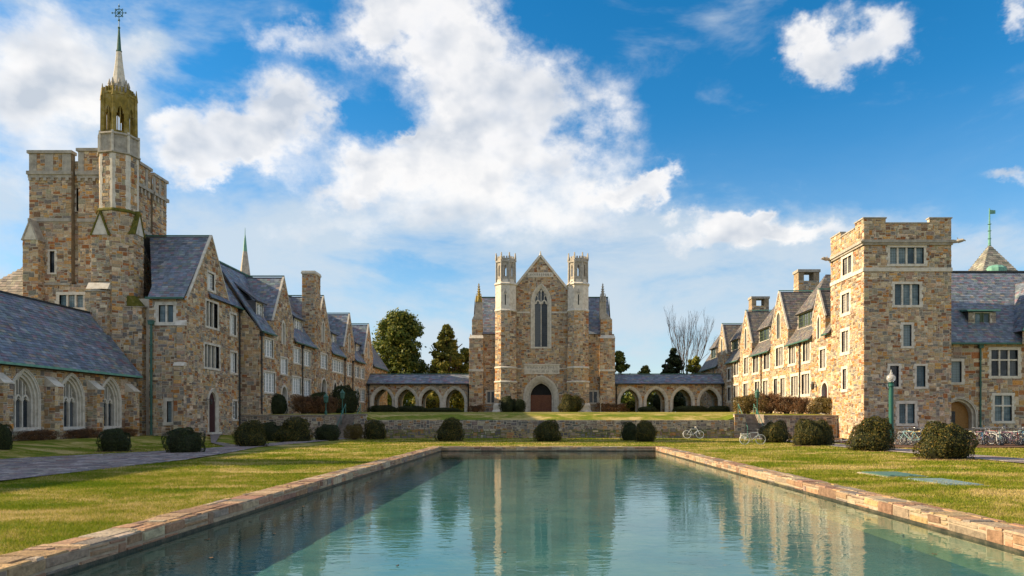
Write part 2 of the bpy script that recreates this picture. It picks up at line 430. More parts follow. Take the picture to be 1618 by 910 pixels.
class MB:
    """collects shapes that become one mesh object"""
    def __init__(s):
        s.v, s.f, s.c, s.parts = [], [], [], []

    def add(s, vs, fs, col=None):
        b = len(s.v); s.parts.append((b, b + len(vs), len(s.f), len(s.f) + len(fs)))
        s.v.extend([tuple(p) for p in vs]); s.f.extend([tuple(i + b for i in f) for f in fs])
        s.c.extend([col or (1, 1, 1)] * len(vs))

    def box(s, x0, x1, y0, y1, z0, z1, col=None):
        vs = [(x0, y0, z0), (x1, y0, z0), (x1, y1, z0), (x0, y1, z0), (x0, y0, z1), (x1, y0, z1), (x1, y1, z1), (x0, y1, z1)]
        s.add(vs, [(3, 2, 1, 0), (4, 5, 6, 7), (0, 1, 5, 4), (1, 2, 6, 5), (2, 3, 7, 6), (3, 0, 4, 7)], col)

    def hexa(s, vs, col=None):
        s.add(vs, [(3, 2, 1, 0), (4, 5, 6, 7), (0, 1, 5, 4), (1, 2, 6, 5), (2, 3, 7, 6), (3, 0, 4, 7)], col)

    def tube(s, p0, p1, r0, r1=None, n=6, caps=True, col=None):
        p0, p1 = Vector(p0), Vector(p1); r1 = r0 if r1 is None else r1
        ax = (p1 - p0)
        if ax.length < 1e-6: return
        ax.normalize()
        a = ax.cross(Vector((0, 0, 1))) if abs(ax.z) < .9 else ax.cross(Vector((1, 0, 0)))
        a.normalize(); b = ax.cross(a)
        vs = []
        for p, r in ((p0, r0), (p1, r1)):
            for i in range(n):
                t = 2 * math.pi * i / n
                vs.append(p + a * (r * math.cos(t)) + b * (r * math.sin(t)))
        fs = [(i, (i + 1) % n, n + (i + 1) % n, n + i) for i in range(n)]
        if caps: fs += [tuple(range(n - 1, -1, -1)), tuple(range(n, 2 * n))]
        s.add(vs, fs, col)

    def lathe(s, c, prof, n=16, rot=0., col=None):
        """profile of (radius, z) turned about the vertical through c"""
        vs, fs = [], []
        for r, z in prof:
            for i in range(n):
                t = 2 * math.pi * (i + rot) / n
                vs.append((c[0] + r * math.cos(t), c[1] + r * math.sin(t), c[2] + z))
        for k in range(len(prof) - 1):
            for i in range(n):
                fs.append((k * n + i, k * n + (i + 1) % n, (k + 1) * n + (i + 1) % n, (k + 1) * n + i))
        fs.append(tuple(range(n - 1, -1, -1))); fs.append(tuple(range((len(prof) - 1) * n, len(prof) * n)))
        s.add(vs, fs, col)

    def torus(s, c, u, v, r, t, n=22, m=5, col=None):
        c, u, v = Vector(c), Vector(u), Vector(v); w = u.cross(v)
        vs, fs = [], []
        for i in range(n):
            a = 2 * math.pi * i / n; d = u * math.cos(a) + v * math.sin(a)
            for j in range(m):
                b = 2 * math.pi * j / m
                vs.append(c + d * (r + t * math.cos(b)) + w * (t * math.sin(b)))
        for i in range(n):
            for j in range(m):
                fs.append((i * m + j, ((i + 1) % n) * m + j, ((i + 1) % n) * m + (j + 1) % m, i * m + (j + 1) % m))
        s.add(vs, fs, col)

    def build_each(s, name, mat, parent=None):
        for b, e, f0, f1 in s.parts:
            m = MB(); m.add(s.v[b:e], [tuple(i - b for i in f) for f in s.f[f0:f1]], s.c[b]); m.build(name, mat, parent)

    def build(s, name, mat, parent=None, kind=None, smooth=False):
        me = bpy.data.meshes.new(name)
        me.from_pydata(s.v, [], s.f)
        if any(c != (1, 1, 1) for c in s.c[:1]):
            a = me.color_attributes.new('tint', 'FLOAT_COLOR', 'POINT')
            arr = np.ones((len(s.v), 4), dtype=np.float32); arr[:, :3] = np.array(s.c, dtype=np.float32)
            a.data.foreach_set('color', arr.ravel())
        if smooth: me.polygons.foreach_set('use_smooth', [True] * len(me.polygons))
        me.materials.append(MAT[mat] if isinstance(mat, str) else mat)
        o = bpy.data.objects.new(name, me); COL.objects.link(o)
        attach(o, parent)
        if kind: o['kind'] = kind
        return o


def arch(c, z0, hw, rise, n=9):
    """pointed arch outline from the right spring over the apex to the left spring; c centre, z0 spring height"""
    rise = max(rise, hw * 1.001)
    rad = (hw * hw + rise * rise) / (2 * hw)
    cx = hw - rad
    a_top = math.atan2(rise, -cx)
    pts = [(c + cx + rad * math.cos(a_top * i / n), z0 + rad * math.sin(a_top * i / n)) for i in range(n + 1)]
    pts += [(2 * c - p[0], p[1]) for p in reversed(pts[:-1])]
    return pts


def inside(poly, x, y):
    r = False; j = len(poly) - 1
    for i in range(len(poly)):
        xi, yi = poly[i]; xj, yj = poly[j]
        if (yi > y) != (yj > y) and x < (xj - xi) * (y - yi) / (yj - yi) + xi: r = not r
        j = i
    return r


STONE_WARM = [((.40, .29, .17), 14), ((.47, .36, .23), 15), ((.44, .21, .06), 6), ((.48, .29, .11), 7), ((.30, .265, .22), 13), ((.19, .18, .17), 8),
              ((.20, .13, .085), 9), ((.31, .13, .05), 5), ((.54, .46, .34), 11), ((.36, .25, .19), 7), ((.33, .30, .22), 5)]
STONE_WARM = [(tuple((.95 * v + .05 * sum(c) / 3) * k for v, k in zip(c, (1.12, 1.05, .97))), w) for c, w in STONE_WARM]
STONE_GREY = [((.25, .20, .16), 14), ((.33, .25, .185), 11), ((.16, .145, .135), 11), ((.22, .16, .13), 10), ((.36, .20, .09), 6), ((.42, .35, .26), 8), ((.13, .115, .11), 6)]
STONE_POOL = [((.33, .20, .12), 12), ((.38, .255, .155), 12), ((.25, .15, .10), 9), ((.36, .285, .19), 10), ((.23, .195, .16), 8), ((.39, .255, .13), 6), ((.27, .205, .155), 7), ((.40, .33, .24), 4)]
SLATE0 = [((.085, .100, .125), 16), ((.105, .12, .14), 14), ((.12, .105, .125), 8), ((.13, .085, .095), 5), ((.10, .12, .115), 7), ((.07, .08, .095), 8), ((.15, .15, .155), 5), ((.155, .125, .10), 3)]
SLATE = [((c[0] * 1.55, c[1] * 1.66, c[2] * 1.82), w) for c, w in SLATE0]
SLATE_SUN_BROWN = [((.15, .13, .11), 14), ((.12, .11, .105), 14), ((.18, .155, .125), 9), ((.13, .10, .10), 6), ((.10, .105, .115), 8), ((.20, .18, .15), 4)]  # right-hand roofs: warm sunlight mixed into the slate colours
SLATE_STONE = [((.36, .31, .25), 10), ((.30, .26, .21), 9), ((.42, .37, .30), 6), ((.24, .22, .19), 5)]
SLATE_GREY = [((.26, .25, .21), 10), ((.21, .20, .17), 9), ((.31, .30, .26), 6), ((.16, .16, .14), 4)]
PAVE = [((.22, .185, .185), 12), ((.30, .26, .25), 9), ((.16, .14, .15), 9), ((.36, .32, .30), 4), ((.25, .17, .15), 4)]


def pick(pal):
    t = R.random() * sum(w for _, w in pal)
    for c, w in pal:
        t -= w
        if t <= 0: break
    k = R.uniform(.80, 1.18)
    return tuple(min(.8, v * k * R.uniform(.95, 1.05)) for v in c)


BOXF = [(4, 5, 6, 7), (0, 1, 5, 4), (1, 2, 6, 5), (2, 3, 7, 6), (3, 0, 4, 7)]


def emit_pieces(items, name, mat, parent, limit, minpx, stuff_name):
    """items: (pixel size, verts, faces, colour). The largest become objects of their own, the rest one joined part."""
    items.sort(key=lambda t: -t[0])
    k = 0
    for it in items:
        if k >= limit or it[0] < minpx: break
        k += 1
    for px, vs, fs, c in items[:k]:
        me = bpy.data.meshes.new(name); me.from_pydata(vs, [], fs)
        a = me.color_attributes.new('tint', 'FLOAT_COLOR', 'POINT')
        a.data.foreach_set('color', [*c, 1.0] * len(vs))
        me.materials.append(MAT[mat])
        o = bpy.data.objects.new(name, me); COL.objects.link(o); attach(o, parent)
    if items[k:]:
        m = MB()
        for px, vs, fs, c in items[k:]: m.add(vs, fs, c)
        m.build(stuff_name, mat, parent, kind='stuff')


def on_screen(p):
    if p[1] < 1: return False
    x = CX + F * p[0] / p[1]; y = CY - F * (p[2] - EH) / p[1]
    return -10 < x < 1628 and -10 < y < 920


class Wall:
    """upright masonry face. s runs along u, z is height, d is outward."""
    def __init__(w, parent, O, u, poly, cell=(.132, .10), pal=STONE_WARM, pieces=0, proud=.028, reveal=.3, name='wall', bed='mortar'):
        w.parent, w.O, w.u = parent, Vector(O), Vector(u).normalized()
        w.n = w.u.cross(Vector((0, 0, 1)))
        w.poly, w.cell, w.pal, w.pieces, w.proud, w.reveal, w.name = poly, cell, pal, pieces, proud, reveal, name
        w.holes, w.blocks = [], []
        w.obj = None; w.bed = bed

    def pt(w, s, z, d=0.):
        return w.O + w.u * s + w.n * d + Vector((0, 0, z))

    def box(w, mb, s0, s1, z0, z1, d0, d1):
        P = w.pt
        mb.hexa([P(s0, z0, d1), P(s1, z0, d1), P(s1, z0, d0), P(s0, z0, d0), P(s0, z1, d1), P(s1, z1, d1), P(s1, z1, d0), P(s0, z1, d0)])

    def ring(w, mb, inner, outer, d0, d1, inner_d=None):
        """strip between two outlines (open polylines of equal length), front at d1, back at d0"""
        n = len(inner); P = w.pt
        vs = [P(*p, d1) for p in inner] + [P(*p, d1) for p in outer] + [P(*p, d0) for p in inner] + [P(*p, d0) for p in outer]
        fs = []
        for i in range(n - 1):
            fs += [(i, i + 1, n + i + 1, n + i), (2 * n + i, 2 * n + i + 1, i + 1, i), (n + i, n + i + 1, 3 * n + i + 1, 3 * n + i)]
        fs += [(0, n, 3 * n, 2 * n), (n - 1, 2 * n - 1, 4 * n - 1, 3 * n - 1)]
        mb.add(vs, fs)

    def plate(w, mb, pts, d0, d1):
        """flat extruded outline"""
        n = len(pts); P = w.pt
        tri = tessellate_polygon([[Vector((p[0], p[1], 0)) for p in pts]])
        vs = [P(*p, d1) for p in pts] + [P(*p, d0) for p in pts]
        fs = [tuple(t) for t in tri] + [(i, (i + 1) % n, n + (i + 1) % n, n + i) for i in range(n)]
        mb.add(vs, fs)

    def hole(w, pts, margin_pts=None):
        w.holes.append(pts); w.blocks.append(margin_pts or pts)

    def block(w, pts):
        w.blocks.append(pts)

    def finish(w):
        loops = [[Vector((p[0], p[1], 0)) for p in w.poly]] + [[Vector((p[0], p[1], 0)) for p in h] for h in w.holes]
        tris = tessellate_polygon(loops)
        flat = [p for l in loops for p in l]
        m = MB()
        m.add([w.pt(p.x, p.y, 0) for p in flat], [tuple(t) for t in tris])
        for h in w.holes:
            k = len(h)
            m.add([w.pt(*p, 0) for p in h] + [w.pt(*p, -w.reveal) for p in h], [(i, (i + 1) % k, k + (i + 1) % k, k + i) for i in range(k)])
        o = m.build(w.name, getattr(w, 'plain', None) or w.bed, w.parent)
        w.obj = o
        if getattr(w, 'plain', None): return o
        # squared rubble, packed on a fine grid
        S = [p[0] for p in w.poly]; Z = [p[1] for p in w.poly]
        s0, s1, z0, z1 = min(S), max(S), min(Z), max(Z)
        cw, ch = w.cell
        nx, nz = max(1, round((s1 - s0) / cw)), max(1, round((z1 - z0) / ch))
        cw, ch = (s1 - s0) / nx, (z1 - z0) / nz
        bb = [(min(p[0] for p in b), max(p[0] for p in b), min(p[1] for p in b), max(p[1] for p in b), b) for b in w.blocks]
        occ = [[False] * nx for _ in range(nz)]
        rect = len(w.poly) == 4 and len(set(S)) == 2 and len(set(Z)) == 2
        for j in range(nz):
            zc = z0 + (j + .5) * ch
            for i in range(nx):
                sc = s0 + (i + .5) * cw
                if not rect and not inside(w.poly, sc, zc): occ[j][i] = True; continue
                for a, b, c, d, b4 in bb:
                    if a <= sc <= b and c <= zc <= d and inside(b4, sc, zc): occ[j][i] = True; break
        items = []
        g = .014
        for j in range(nz):
            row = occ[j]
            for i in range(nx):
                if row[i]: continue
                h = R.choices((1, 2, 3, 4), (34, 40, 20, 4))[0]
                wd = R.choices((1, 2, 3, 4, 5), (8, 28, 34, 20, 8))[0] if h < 4 else R.choices((2, 3, 4), (3, 4, 3))[0]
                k = 0
                while k < wd and i + k < nx and not row[i + k]: k += 1
                wd = k
                hh = 1
                while hh < h and j + hh < nz and not any(occ[j + hh][i:i + wd]): hh += 1
                h = hh
                for jj in range(h):
                    occ[j + jj][i:i + wd] = [True] * wd
                a, b = s0 + i * cw + g, s0 + (i + wd) * cw - g
                c, d = z0 + j * ch + g, z0 + (j + h) * ch - g
                if i == 0: a -= g + .006
                if i + wd == nx: b += g + .006
                p = w.proud * R.uniform(.45, 1.35)
                q = .012
                jt = lambda: R.uniform(-.014, .014)
                P = w.pt
                base = [(a + jt(), c + jt()), (b + jt(), c + jt()), (b + jt(), d + jt()), (a + jt(), d + jt())]
                top = [(x + (q if x < (a + b) / 2 else -q), y + (q if y < (c + d) / 2 else -q)) for x, y in base]
                vs = [tuple(P(x, y, -.004)) for x, y in base] + [tuple(P(x, y, p * R.uniform(.75, 1.2))) for x, y in top]
                ctr = P((a + b) / 2, (c + d) / 2)
                px = 0
                if w.pieces and ctr.y > 2:
                    view = (ctr - Vector((0, 0, EH))); dist = view.length; view /= dist
                    fc = -view.dot(w.n)
                    if fc > 0 and on_screen(ctr): px = math.sqrt(max(1e-6, (b - a) * fc * (d - c))) * F / ctr.y
                items.append((px, vs, BOXF, pick(w.pal)))
        emit_pieces(items, 'stone', 'stone', o, w.pieces, 7.5, 'stone_facing')
        return o


def front(parent, D, poly, **k): return Wall(parent, (0, D, 0), (1, 0, 0), poly, **k)         # s = X
def east(parent, X, poly, **k): return Wall(parent, (X, 0, 0), (0, 1, 0), poly, **k)          # faces +X, s = Y
def west(parent, X, poly, **k): return Wall(parent, (X, 0, 0), (0, -1, 0), poly, **k)         # faces -X, s = -Y


def rectp(s0, s1, z0, z1): return [(s0, z0), (s1, z0), (s1, z1), (s0, z1)]


def sx(px, D): return (px - CX) * D / F
def zy(py, D): return EH + (CY - py) * D / F
def yx(px, X): return X * F / (px - CX)


def pxrect(w, x0, x1, y0, y1):
    """photo rectangle on a wall -> s0, s1, z0, z1"""
    if abs(w.n.y) > .9:
        D = w.O.y
        return sx(x0, D), sx(x1, D), zy(y1, D), zy(y0, D)
    a, b = yx(x0, w.O.x), yx(x1, w.O.x)
    Dm = (a + b) / 2
    sa, sb = (a, b) if w.n.x > 0 else (-a, -b)
    return min(sa, sb), max(sa, sb), zy(y1, Dm), zy(y0, Dm)


def window(w, s0, s1, z0, z1, lights=2, transoms=(), style='stone', glass='glass', sur=.17, bars=True, deep=.16):
    """square-headed mullioned window: limestone surround > mullion, pane, glazing_bars"""
    w.hole(rectp(s0, s1, z0, z1), rectp(s0 - sur, s1 + sur, z0 - sur, z1 + sur))
    m = MB(); e = .004
    w.box(m, s0 - sur - .03, s1 + sur + .03, z1, z1 + sur, -.2, .05)
    w.box(m, s0 - sur - .05, s1 + sur + .05, z0 - sur, z0, -.2, .075)
    zz = z0; k = R.randint(0, 1)
    while zz < z1 - .02:                                   # toothed jamb blocks
        h = min(R.uniform(.22, .36), z1 - zz)
        if z1 - zz - h < .1: h = z1 - zz
        for side in (0, 1):
            ext = sur + (.10 if (k + side) % 2 else -.02)
            if side == 0: w.box(m, s0 - ext, s0, zz + .003, zz + h - .003, -.2, .043 + R.uniform(-.004, .004))
            else: w.box(m, s1, s1 + ext, zz + .003, zz + h - .003, -.2, .043 + R.uniform(-.004, .004))
        zz += h; k += 1
    win = m.build('window', 'limestone', w.parent)
    mw = .13 if style == 'stone' else .11
    wl = (s1 - s0 - mw * (lights - 1)) / lights
    tz = [z0] + [z0 + (z1 - z0) * t for t in transoms] + [z1]
    if lights > 1 or transoms:
        m = MB()
        for i in range(1, lights):
            a = s0 + i * wl + (i - 1) * mw
            w.box(m, a, a + mw, z0, z1, -deep - .05, -.02 if style == 'stone' else -.07)
        for t in tz[1:-1]:
            w.box(m, s0, s1, t - mw / 2, t + mw / 2, -deep - .05, -.024 if style == 'stone' else -.074)
        m.build('mullion', {'stone': 'limestone', 'white': 'white_paint', 'green': 'green_paint'}[style], win)
    bm = MB()
    fr = .10 if style != 'stone' else .022
    for i in range(lights):
        a = s0 + i * (wl + mw); b = a + wl
        for j in range(len(tz) - 1):
            c, d = tz[j] + (mw / 2 if j else 0), tz[j + 1] - (mw / 2 if j < len(tz) - 2 else 0)
            pm = MB(); w.box(pm, a + .004, b - .004, c + .004, d - .004, -deep - .03, -deep)
            pm.build('pane', glass, win)
            dd = -deep + (.035 if style != 'stone' else .012)
            if style != 'stone':
                w.box(bm, a, a + fr, c, d, -deep - .01, dd); w.box(bm, b - fr, b, c, d, -deep - .01, dd)
                w.box(bm, a + fr, b - fr, c, c + fr, -deep - .01, dd); w.box(bm, a + fr, b - fr, d - fr, d, -deep - .01, dd)
            if bars:
                t = .011 if style == 'stone' else .03
                nv = 2 if style == 'stone' else 1
                sp = .2 if style == 'stone' else .30
                nh = max(1, int((d - c) / sp))
                for q in range(1, nv + 1):
                    xx = a + (b - a) * q / (nv + 1); w.box(bm, xx - t / 2, xx + t / 2, c, d, -deep - .005, dd - .006)
                for q in range(1, nh):
                    z_ = c + (d - c) * q / nh; w.box(bm, a, b, z_ - t / 2, z_ + t / 2, -deep - .005, dd - .004)
    if bm.v: bm.build('glazing_bars', 'white_paint' if style == 'white' else ('green_paint' if style == 'green' else 'iron'), win)
    return win


def lancet(w, c, z0, hw, spring, rise, sur=.22, lights=1, glass='glass', deep=.25, tracery=False, name='window', steps=1, sill=True):
    """pointed window: stepped limestone surround > tracery, pane, glazing_bars"""
    n = 9
    inn = [(c + hw, z0)] + arch(c, spring, hw, rise, n) + [(c - hw, z0)]
    def grow(g): return [(c + hw + g, z0)] + arch(c, spring, hw + g, rise + g * 1.15, n) + [(c - hw - g, z0)]
    big = grow(sur)
    w.hole(big, grow(sur + .01))
    m = MB()
    for k in range(steps):
        a, b = sur * k / steps, sur * (k + 1) / steps
        top = .05 if k == steps - 1 else .05 - deep * .8 * (steps - 1 - k) / steps
        w.ring(m, grow(a) if a else inn, grow(b), -deep - .05, top)
    if steps > 1:
        w.ring(m, grow(sur * .93), grow(sur * 1.10), .0, .085)         # hood mould
    if sill: w.box(m, c - hw - sur - .05, c + hw + sur + .05, z0 - .22, z0, -deep - .05, .09); w.block(rectp(c - hw - sur - .05, c + hw + sur + .05, z0 - .22, z0))
    win = m.build(name, 'limestone', w.parent)
    # panes, one for each light, trimmed by the arch
    lw = 2 * hw / lights
    outline = arch(c, spring, hw, rise, 14)
    def top_at(s):
        for i in range(len(outline) - 1):
            a, b = outline[i], outline[i + 1]
            if min(a[0], b[0]) - 1e-6 <= s <= max(a[0], b[0]) + 1e-6 and abs(a[0] - b[0]) > 1e-9:
                return a[1] + (b[1] - a[1]) * (s - a[0]) / (b[0] - a[0])
        return spring
    bm = MB()
    for i in range(lights):
        a, b = c - hw + i * lw, c - hw + (i + 1) * lw
        ss = [b - (b - a) * q / 8 for q in range(9)]
        pts = [(b, z0)] + [(s, top_at(min(max(s, c - hw + 1e-4), c + hw - 1e-4))) for s in ss] + [(a, z0)]
        pm = MB(); w.plate(pm, pts[::-1], -deep - .03, -deep); pm.build('pane', glass, win)
        nh = max(2, int((spring - z0) / .28))
        for q in range(1, nh):
            z_ = z0 + (spring - z0) * q / nh; w.box(bm, a, b, z_ - .006, z_ + .006, -deep - .005, -deep + .01)
        xx = (a + b) / 2; w.box(bm, xx - .006, xx + .006, z0, spring, -deep - .005, -deep + .012)
    bm.build('glazing_bars', 'iron', win)
    if tracery or lights > 1:
        t = MB(); mw = .10 if hw > .6 else .07
        zs = spring if not tracery else spring - (spring - z0) * .02
        for i in range(1, lights):
            s = c - hw + i * lw
            w.box(t, s - mw / 2, s + mw / 2, z0, top_at(s) - .02, -deep - .02, -deep + .14)
        if tracery:
            for i in range(lights):
                cc = c - hw + (i + .5) * lw; h2 = lw / 2
                for zt, sc in ((zs - .05, 1.0),):
                    inner = arch(cc, zt, h2 * .60, h2 * 1.0, 5); outer = arch(cc, zt, h2 * 1.02, h2 * 1.45, 5)
                    w.ring(t, inner, outer, -deep - .02, -deep + .12)
                    # cusps
                    for sg in (-1, 1):
                        w.plate(t, [(cc + sg * h2 * .62, zt + h2 * .1), (cc + sg * h2 * .15, zt + h2 * .42), (cc + sg * h2 * .55, zt + h2 * .62)], -deep - .01, -deep + .10)
                # upper lights: split in two
                tp = top_at(min(max(cc, c - hw + .02), c + hw - .02))
                if tp - zs > h2 * 1.6:
                    w.box(t, cc - mw * .35, cc + mw * .35, zs + h2 * 1.3, tp - .02, -deep - .02, -deep + .11)
                    for sg in (-1, 1):
                        c3 = cc + sg * h2 * .5
                        t3 = top_at(min(max(c3, c - hw + .02), c + hw - .02)) - h2 * .62
                        if t3 > zs + h2 * 1.5:
                            w.ring(t, arch(c3, t3, h2 * .30, h2 * .42, 4), arch(c3, t3, h2 * .5, h2 * .66, 4), -deep - .015, -deep + .09)
        t.build('tracery', 'limestone', win)
    return win


def door(w, c, z0, hw, spring, rise, mat='door_maroon', sur=.3, steps=2, deep=.55, glazed=False, leaves=1, step=True):
    n = 9
    def grow(g): return [(c + hw + g, z0)] + arch(c, spring, hw + g, rise + g * 1.1, n) + [(c - hw - g, z0)]
    w.hole(grow(sur), grow(sur + .01))
    m = MB()
    for k in range(steps):
        a, b = sur * k / steps, sur * (k + 1) / steps
        w.ring(m, grow(a), grow(b), -deep - .05, .06 - deep * .75 * (steps - 1 - k) / steps)
        if steps > 1:
            w.ring(m, grow(a + sur / steps * .62), grow(a + sur / steps * .86), -.3, .06 - deep * .75 * (steps - 1 - k) / steps + .05)
    if step: w.box(m, c - hw - sur, c + hw + sur, z0 - .16, z0, -deep, .35)
    dr = m.build('doorway', 'limestone', w.parent)
    g = MB(); w.plate(g, grow(-.001)[::-1], -deep - .06, -deep - .02); g.build('door_head', mat if leaves == 1 else 'painted_void', dr)
    lw = 2 * hw / leaves
    for i in range(leaves):
        p = MB(); a, b = c - hw + i * lw + .01, c - hw + (i + 1) * lw - .01
        w.box(p, a, b, z0 + .01, spring + (rise * .15 if leaves > 1 else 0), -deep - .015, -deep + .03)
        nb = max(3, int(lw / .16))
        for q in range(nb):
            x0 = a + (b - a) * q / nb + .008; x1 = a + (b - a) * (q + 1) / nb - .008
            w.box(p, x0, x1, z0 + .03, spring - .02, -deep + .03, -deep + .045)
        for zf in (.15, .5, .85):
            z_ = z0 + (spring - z0) * zf; w.box(p, a + .02, b - .02, z_ - .04, z_ + .04, -deep + .044, -deep + .055)
        lf = p.build('door', mat, dr)
    return dr


def band(w, mb, s0, s1, z0, z1, d=.10, blk=True):
    w.box(mb, s0, s1, z0, z1, -.05, d)
    zz = z1; P = w.pt
    if blk: w.block(rectp(s0, s1, z0, z1))


def coping(w, name, poly_pts, wd=.22, d0=-.35, d1=.14, mat='limestone', parent=None):
    """raised coping along an open polyline on the wall top"""
    m = MB()
    for (a, b), (c, d) in zip(poly_pts[:-1], poly_pts[1:]):
        L = math.hypot(c - a, d - b); nx, nz = -(d - b) / L, (c - a) / L
        if nz < 0: nx, nz = -nx, -nz
        P = w.pt
        m.hexa([P(a - nx * .04, b - nz * .04, d1), P(c - nx * .04, d - nz * .04, d1), P(c - nx * .04, d - nz * .04, d0), P(a - nx * .04, b - nz * .04, d0),
                P(a + nx * wd, b + nz * wd, d1), P(c + nx * wd, d + nz * wd, d1), P(c + nx * wd, d + nz * wd, d0), P(a + nx * wd, b + nz * wd, d0)])
    return m.build(name, mat, parent or w.parent)


def roof(parent, A, B, S, clip=None, sw=.30, ex=.20, pal=SLATE, mat='slate', pieces=0, name='roof', thick=.12):
    """slated slope: A->B along the eave, S from eave to ridge. clip: outline in (metres along, metres up)."""
    A, B, S = Vector(A), Vector(B), Vector(S)
    u = (B - A); L = u.length; u /= L
    H = S.length; v = S / H
    nrm = u.cross(v)
    if nrm.z < 0: nrm = -nrm
    pts = clip or [(0, 0), (L, 0), (L, H), (0, H)]
    P = lambda s, t, d=0.: A + u * s + v * t + nrm * d
    m = MB(); k = len(pts)
    tri = tessellate_polygon([[Vector((p[0], p[1], 0)) for p in pts]])
    m.add([P(*p, -.005) for p in pts] + [P(*p, -thick) for p in pts],
          [tuple(t) for t in tri] + [tuple(reversed([i + k for i in t])) for t in tri] + [(i, (i + 1) % k, k + (i + 1) % k, k + i) for i in range(k)])
    o = m.build(name, 'slate_base', parent)
    items = []
    rows = int(H / ex)
    for r in range(-0, rows + 1):
        t0 = r * ex
        # row extent from clip outline
        tm = min(H - .01, t0 + ex * .5)
        xs = []
        for i in range(k):
            a, b = pts[i], pts[(i + 1) % k]
            if (a[1] > tm) != (b[1] > tm): xs.append(a[0] + (b[0] - a[0]) * (tm - a[1]) / (b[1] - a[1]))
        if len(xs) < 2: continue
        x0, x1 = min(xs), max(xs)
        s = x0 - R.uniform(0, sw * .6)
        while s < x1:
            wd = sw * R.uniform(.7, 1.35)
            a, b = max(s, x0), min(s + wd, x1)
            s += wd
            if b - a < .04: continue
            l, up = R.uniform(.014, .03), R.uniform(-.012, .012)
            te = min(t0 + ex * 1.1, H)
            vs = [tuple(P(a + .004, t0 + up, -.004)), tuple(P(b - .004, t0 + up, -.004)), tuple(P(b - .004, t0 + up, l)), tuple(P(a + .004, t0 + up, l)), tuple(P(b - .004, te, .002)), tuple(P(a + .004, te, .002))]
            px = 0
            if pieces:
                c = P((a + b) / 2, t0 + ex / 2)
                if c.y > 2 and on_screen(c):
                    vw = (c - Vector((0, 0, EH))).normalized()
                    fc = abs(vw.dot(nrm))
                    px = math.sqrt((b - a) * ex * fc) * F / c.y
            items.append((px, vs, [(0, 1, 2, 3), (3, 2, 4, 5), (1, 4, 2), (0, 3, 5)], pick(pal)))
    emit_pieces(items, 'slate', mat, o, pieces, 4.5, 'slates')
    return o


def strip(parent, name, a, b, w, h, mat):
    """square bar between two points"""
    m = MB(); a, b = Vector(a), Vector(b)
    d = (b - a).normalized(); s = d.cross(Vector((0, 0, 1))); s.normalize(); up = s.cross(d)
    v = []
    for zz in (-h / 2, h / 2):
        for p, q in ((a, -1), (b, -1), (b, 1), (a, 1)): v.append(p + s * (q * w / 2) + up * zz)
    m.hexa(v)
    return m.build(name, mat, parent)


def pipe(parent, x, y, z0, z1, mat='iron', r=.06, head=True):
    m = MB(); m.tube((x, y, z0), (x, y, z1), r, n=8)
    if head: m.hexa([(x - .16, y - .14, z1 - .3), (x + .16, y - .14, z1 - .3), (x + .16, y + .14, z1 - .3), (x - .16, y + .14, z1 - .3),
                     (x - .2, y - .17, z1), (x + .2, y - .17, z1), (x + .2, y + .17, z1), (x - .2, y + .17, z1)])
    zz = z0 + .8
    while zz < z1 - .5:
        m.tube((x, y, zz), (x, y, zz + .09), r * 1.5, n=8); zz += 1.9
    return m.build('downspout', mat, parent)


def box_part(parent, name, mat, *boxes):
    m = MB()
    for b in boxes: m.box(*b)
    return m.build(name, mat, parent)


def struct(o):
    o['kind'] = 'structure'; return o

# ------------------------------------------------------------------ ground, pool, retaining wall
PX0, PX1, PY0, PY1 = -5.58, 6.50, 2.0, 41.0        # inner faces of the pool
CT, WZ, PB = .10, -.16, -.62                       # coping top, water level, pool bottom
WD = 62.4                                          # retaining wall
STL, STR = (-17.45, -15.95), (17.55, 19.10)        # stair openings


def smooth(t):
    t = min(1, max(0, t)); return t * t * (3 - 2 * t)


def gz(x, y):
    if y < WD:
        z = .45 * smooth((-x - 22.0) / 5.5)
        return z + .03 * math.sin(x * .7 + 1.3) * math.sin(y * .45) * smooth((abs(x) - 7.2) / 3)
    side = max(smooth((-14.6 - x) / .5), smooth((x - 16.3) / .5))
    e = 1.55 + .42 * side
    return e + (2.12 - e) * smooth((y - WD) / 4.0) + .45 * smooth((y - 66) / 32)


def build_ground():
    xs = sorted(set([-3000, -900, -300, -120, -80, -60] + list(range(-50, 51, 2)) + [60, 80, 120, 300, 900, 3000, -5.9, 6.8, -14.9, -15.2, 16.6, 16.9, *STL, *STR]))
    ys = sorted(set([-400, -100, -40, -15, -5, 1.7, 41.3, 62.39, 62.41, 62.8, 63.2, 63.8, 64.4, 65.2] + list(range(4, 62, 2)) + list(range(66, 140, 4)) + [160, 220, 400, 900, 3500]))
    v = [(x, y, gz(x, y)) for y in ys for x in xs]
    n = len(xs); f = []
    for j in range(len(ys) - 1):
        for i in range(n - 1):
            xc, yc = (xs[i] + xs[i + 1]) / 2, (ys[j] + ys[j + 1]) / 2
            if -5.9 < xc < 6.8 and 1.7 < yc < 41.3: continue
            if 62.38 < yc < 65.2 and (STL[0] < xc < STL[1] or STR[0] < xc < STR[1]): continue
            f.append((j * n + i, j * n + i + 1, (j + 1) * n + i + 1, (j + 1) * n + i))
    m = MB(); m.v, m.f, m.c = v, f, [(1, 1, 1)] * len(v)
    struct(m.build('ground', 'lawn', smooth=False))


build_ground()


class Flat(Wall):
    """the same packing laid flat on the ground"""
    def __init__(w, parent, z, poly, **k):
        Wall.__init__(w, parent, (0, 0, z), (1, 0, 0), poly, **k)
        w.n = Vector((0, 0, 1))

    def pt(w, s, t, d=0.):
        return Vector((s, t, w.O.z + d))


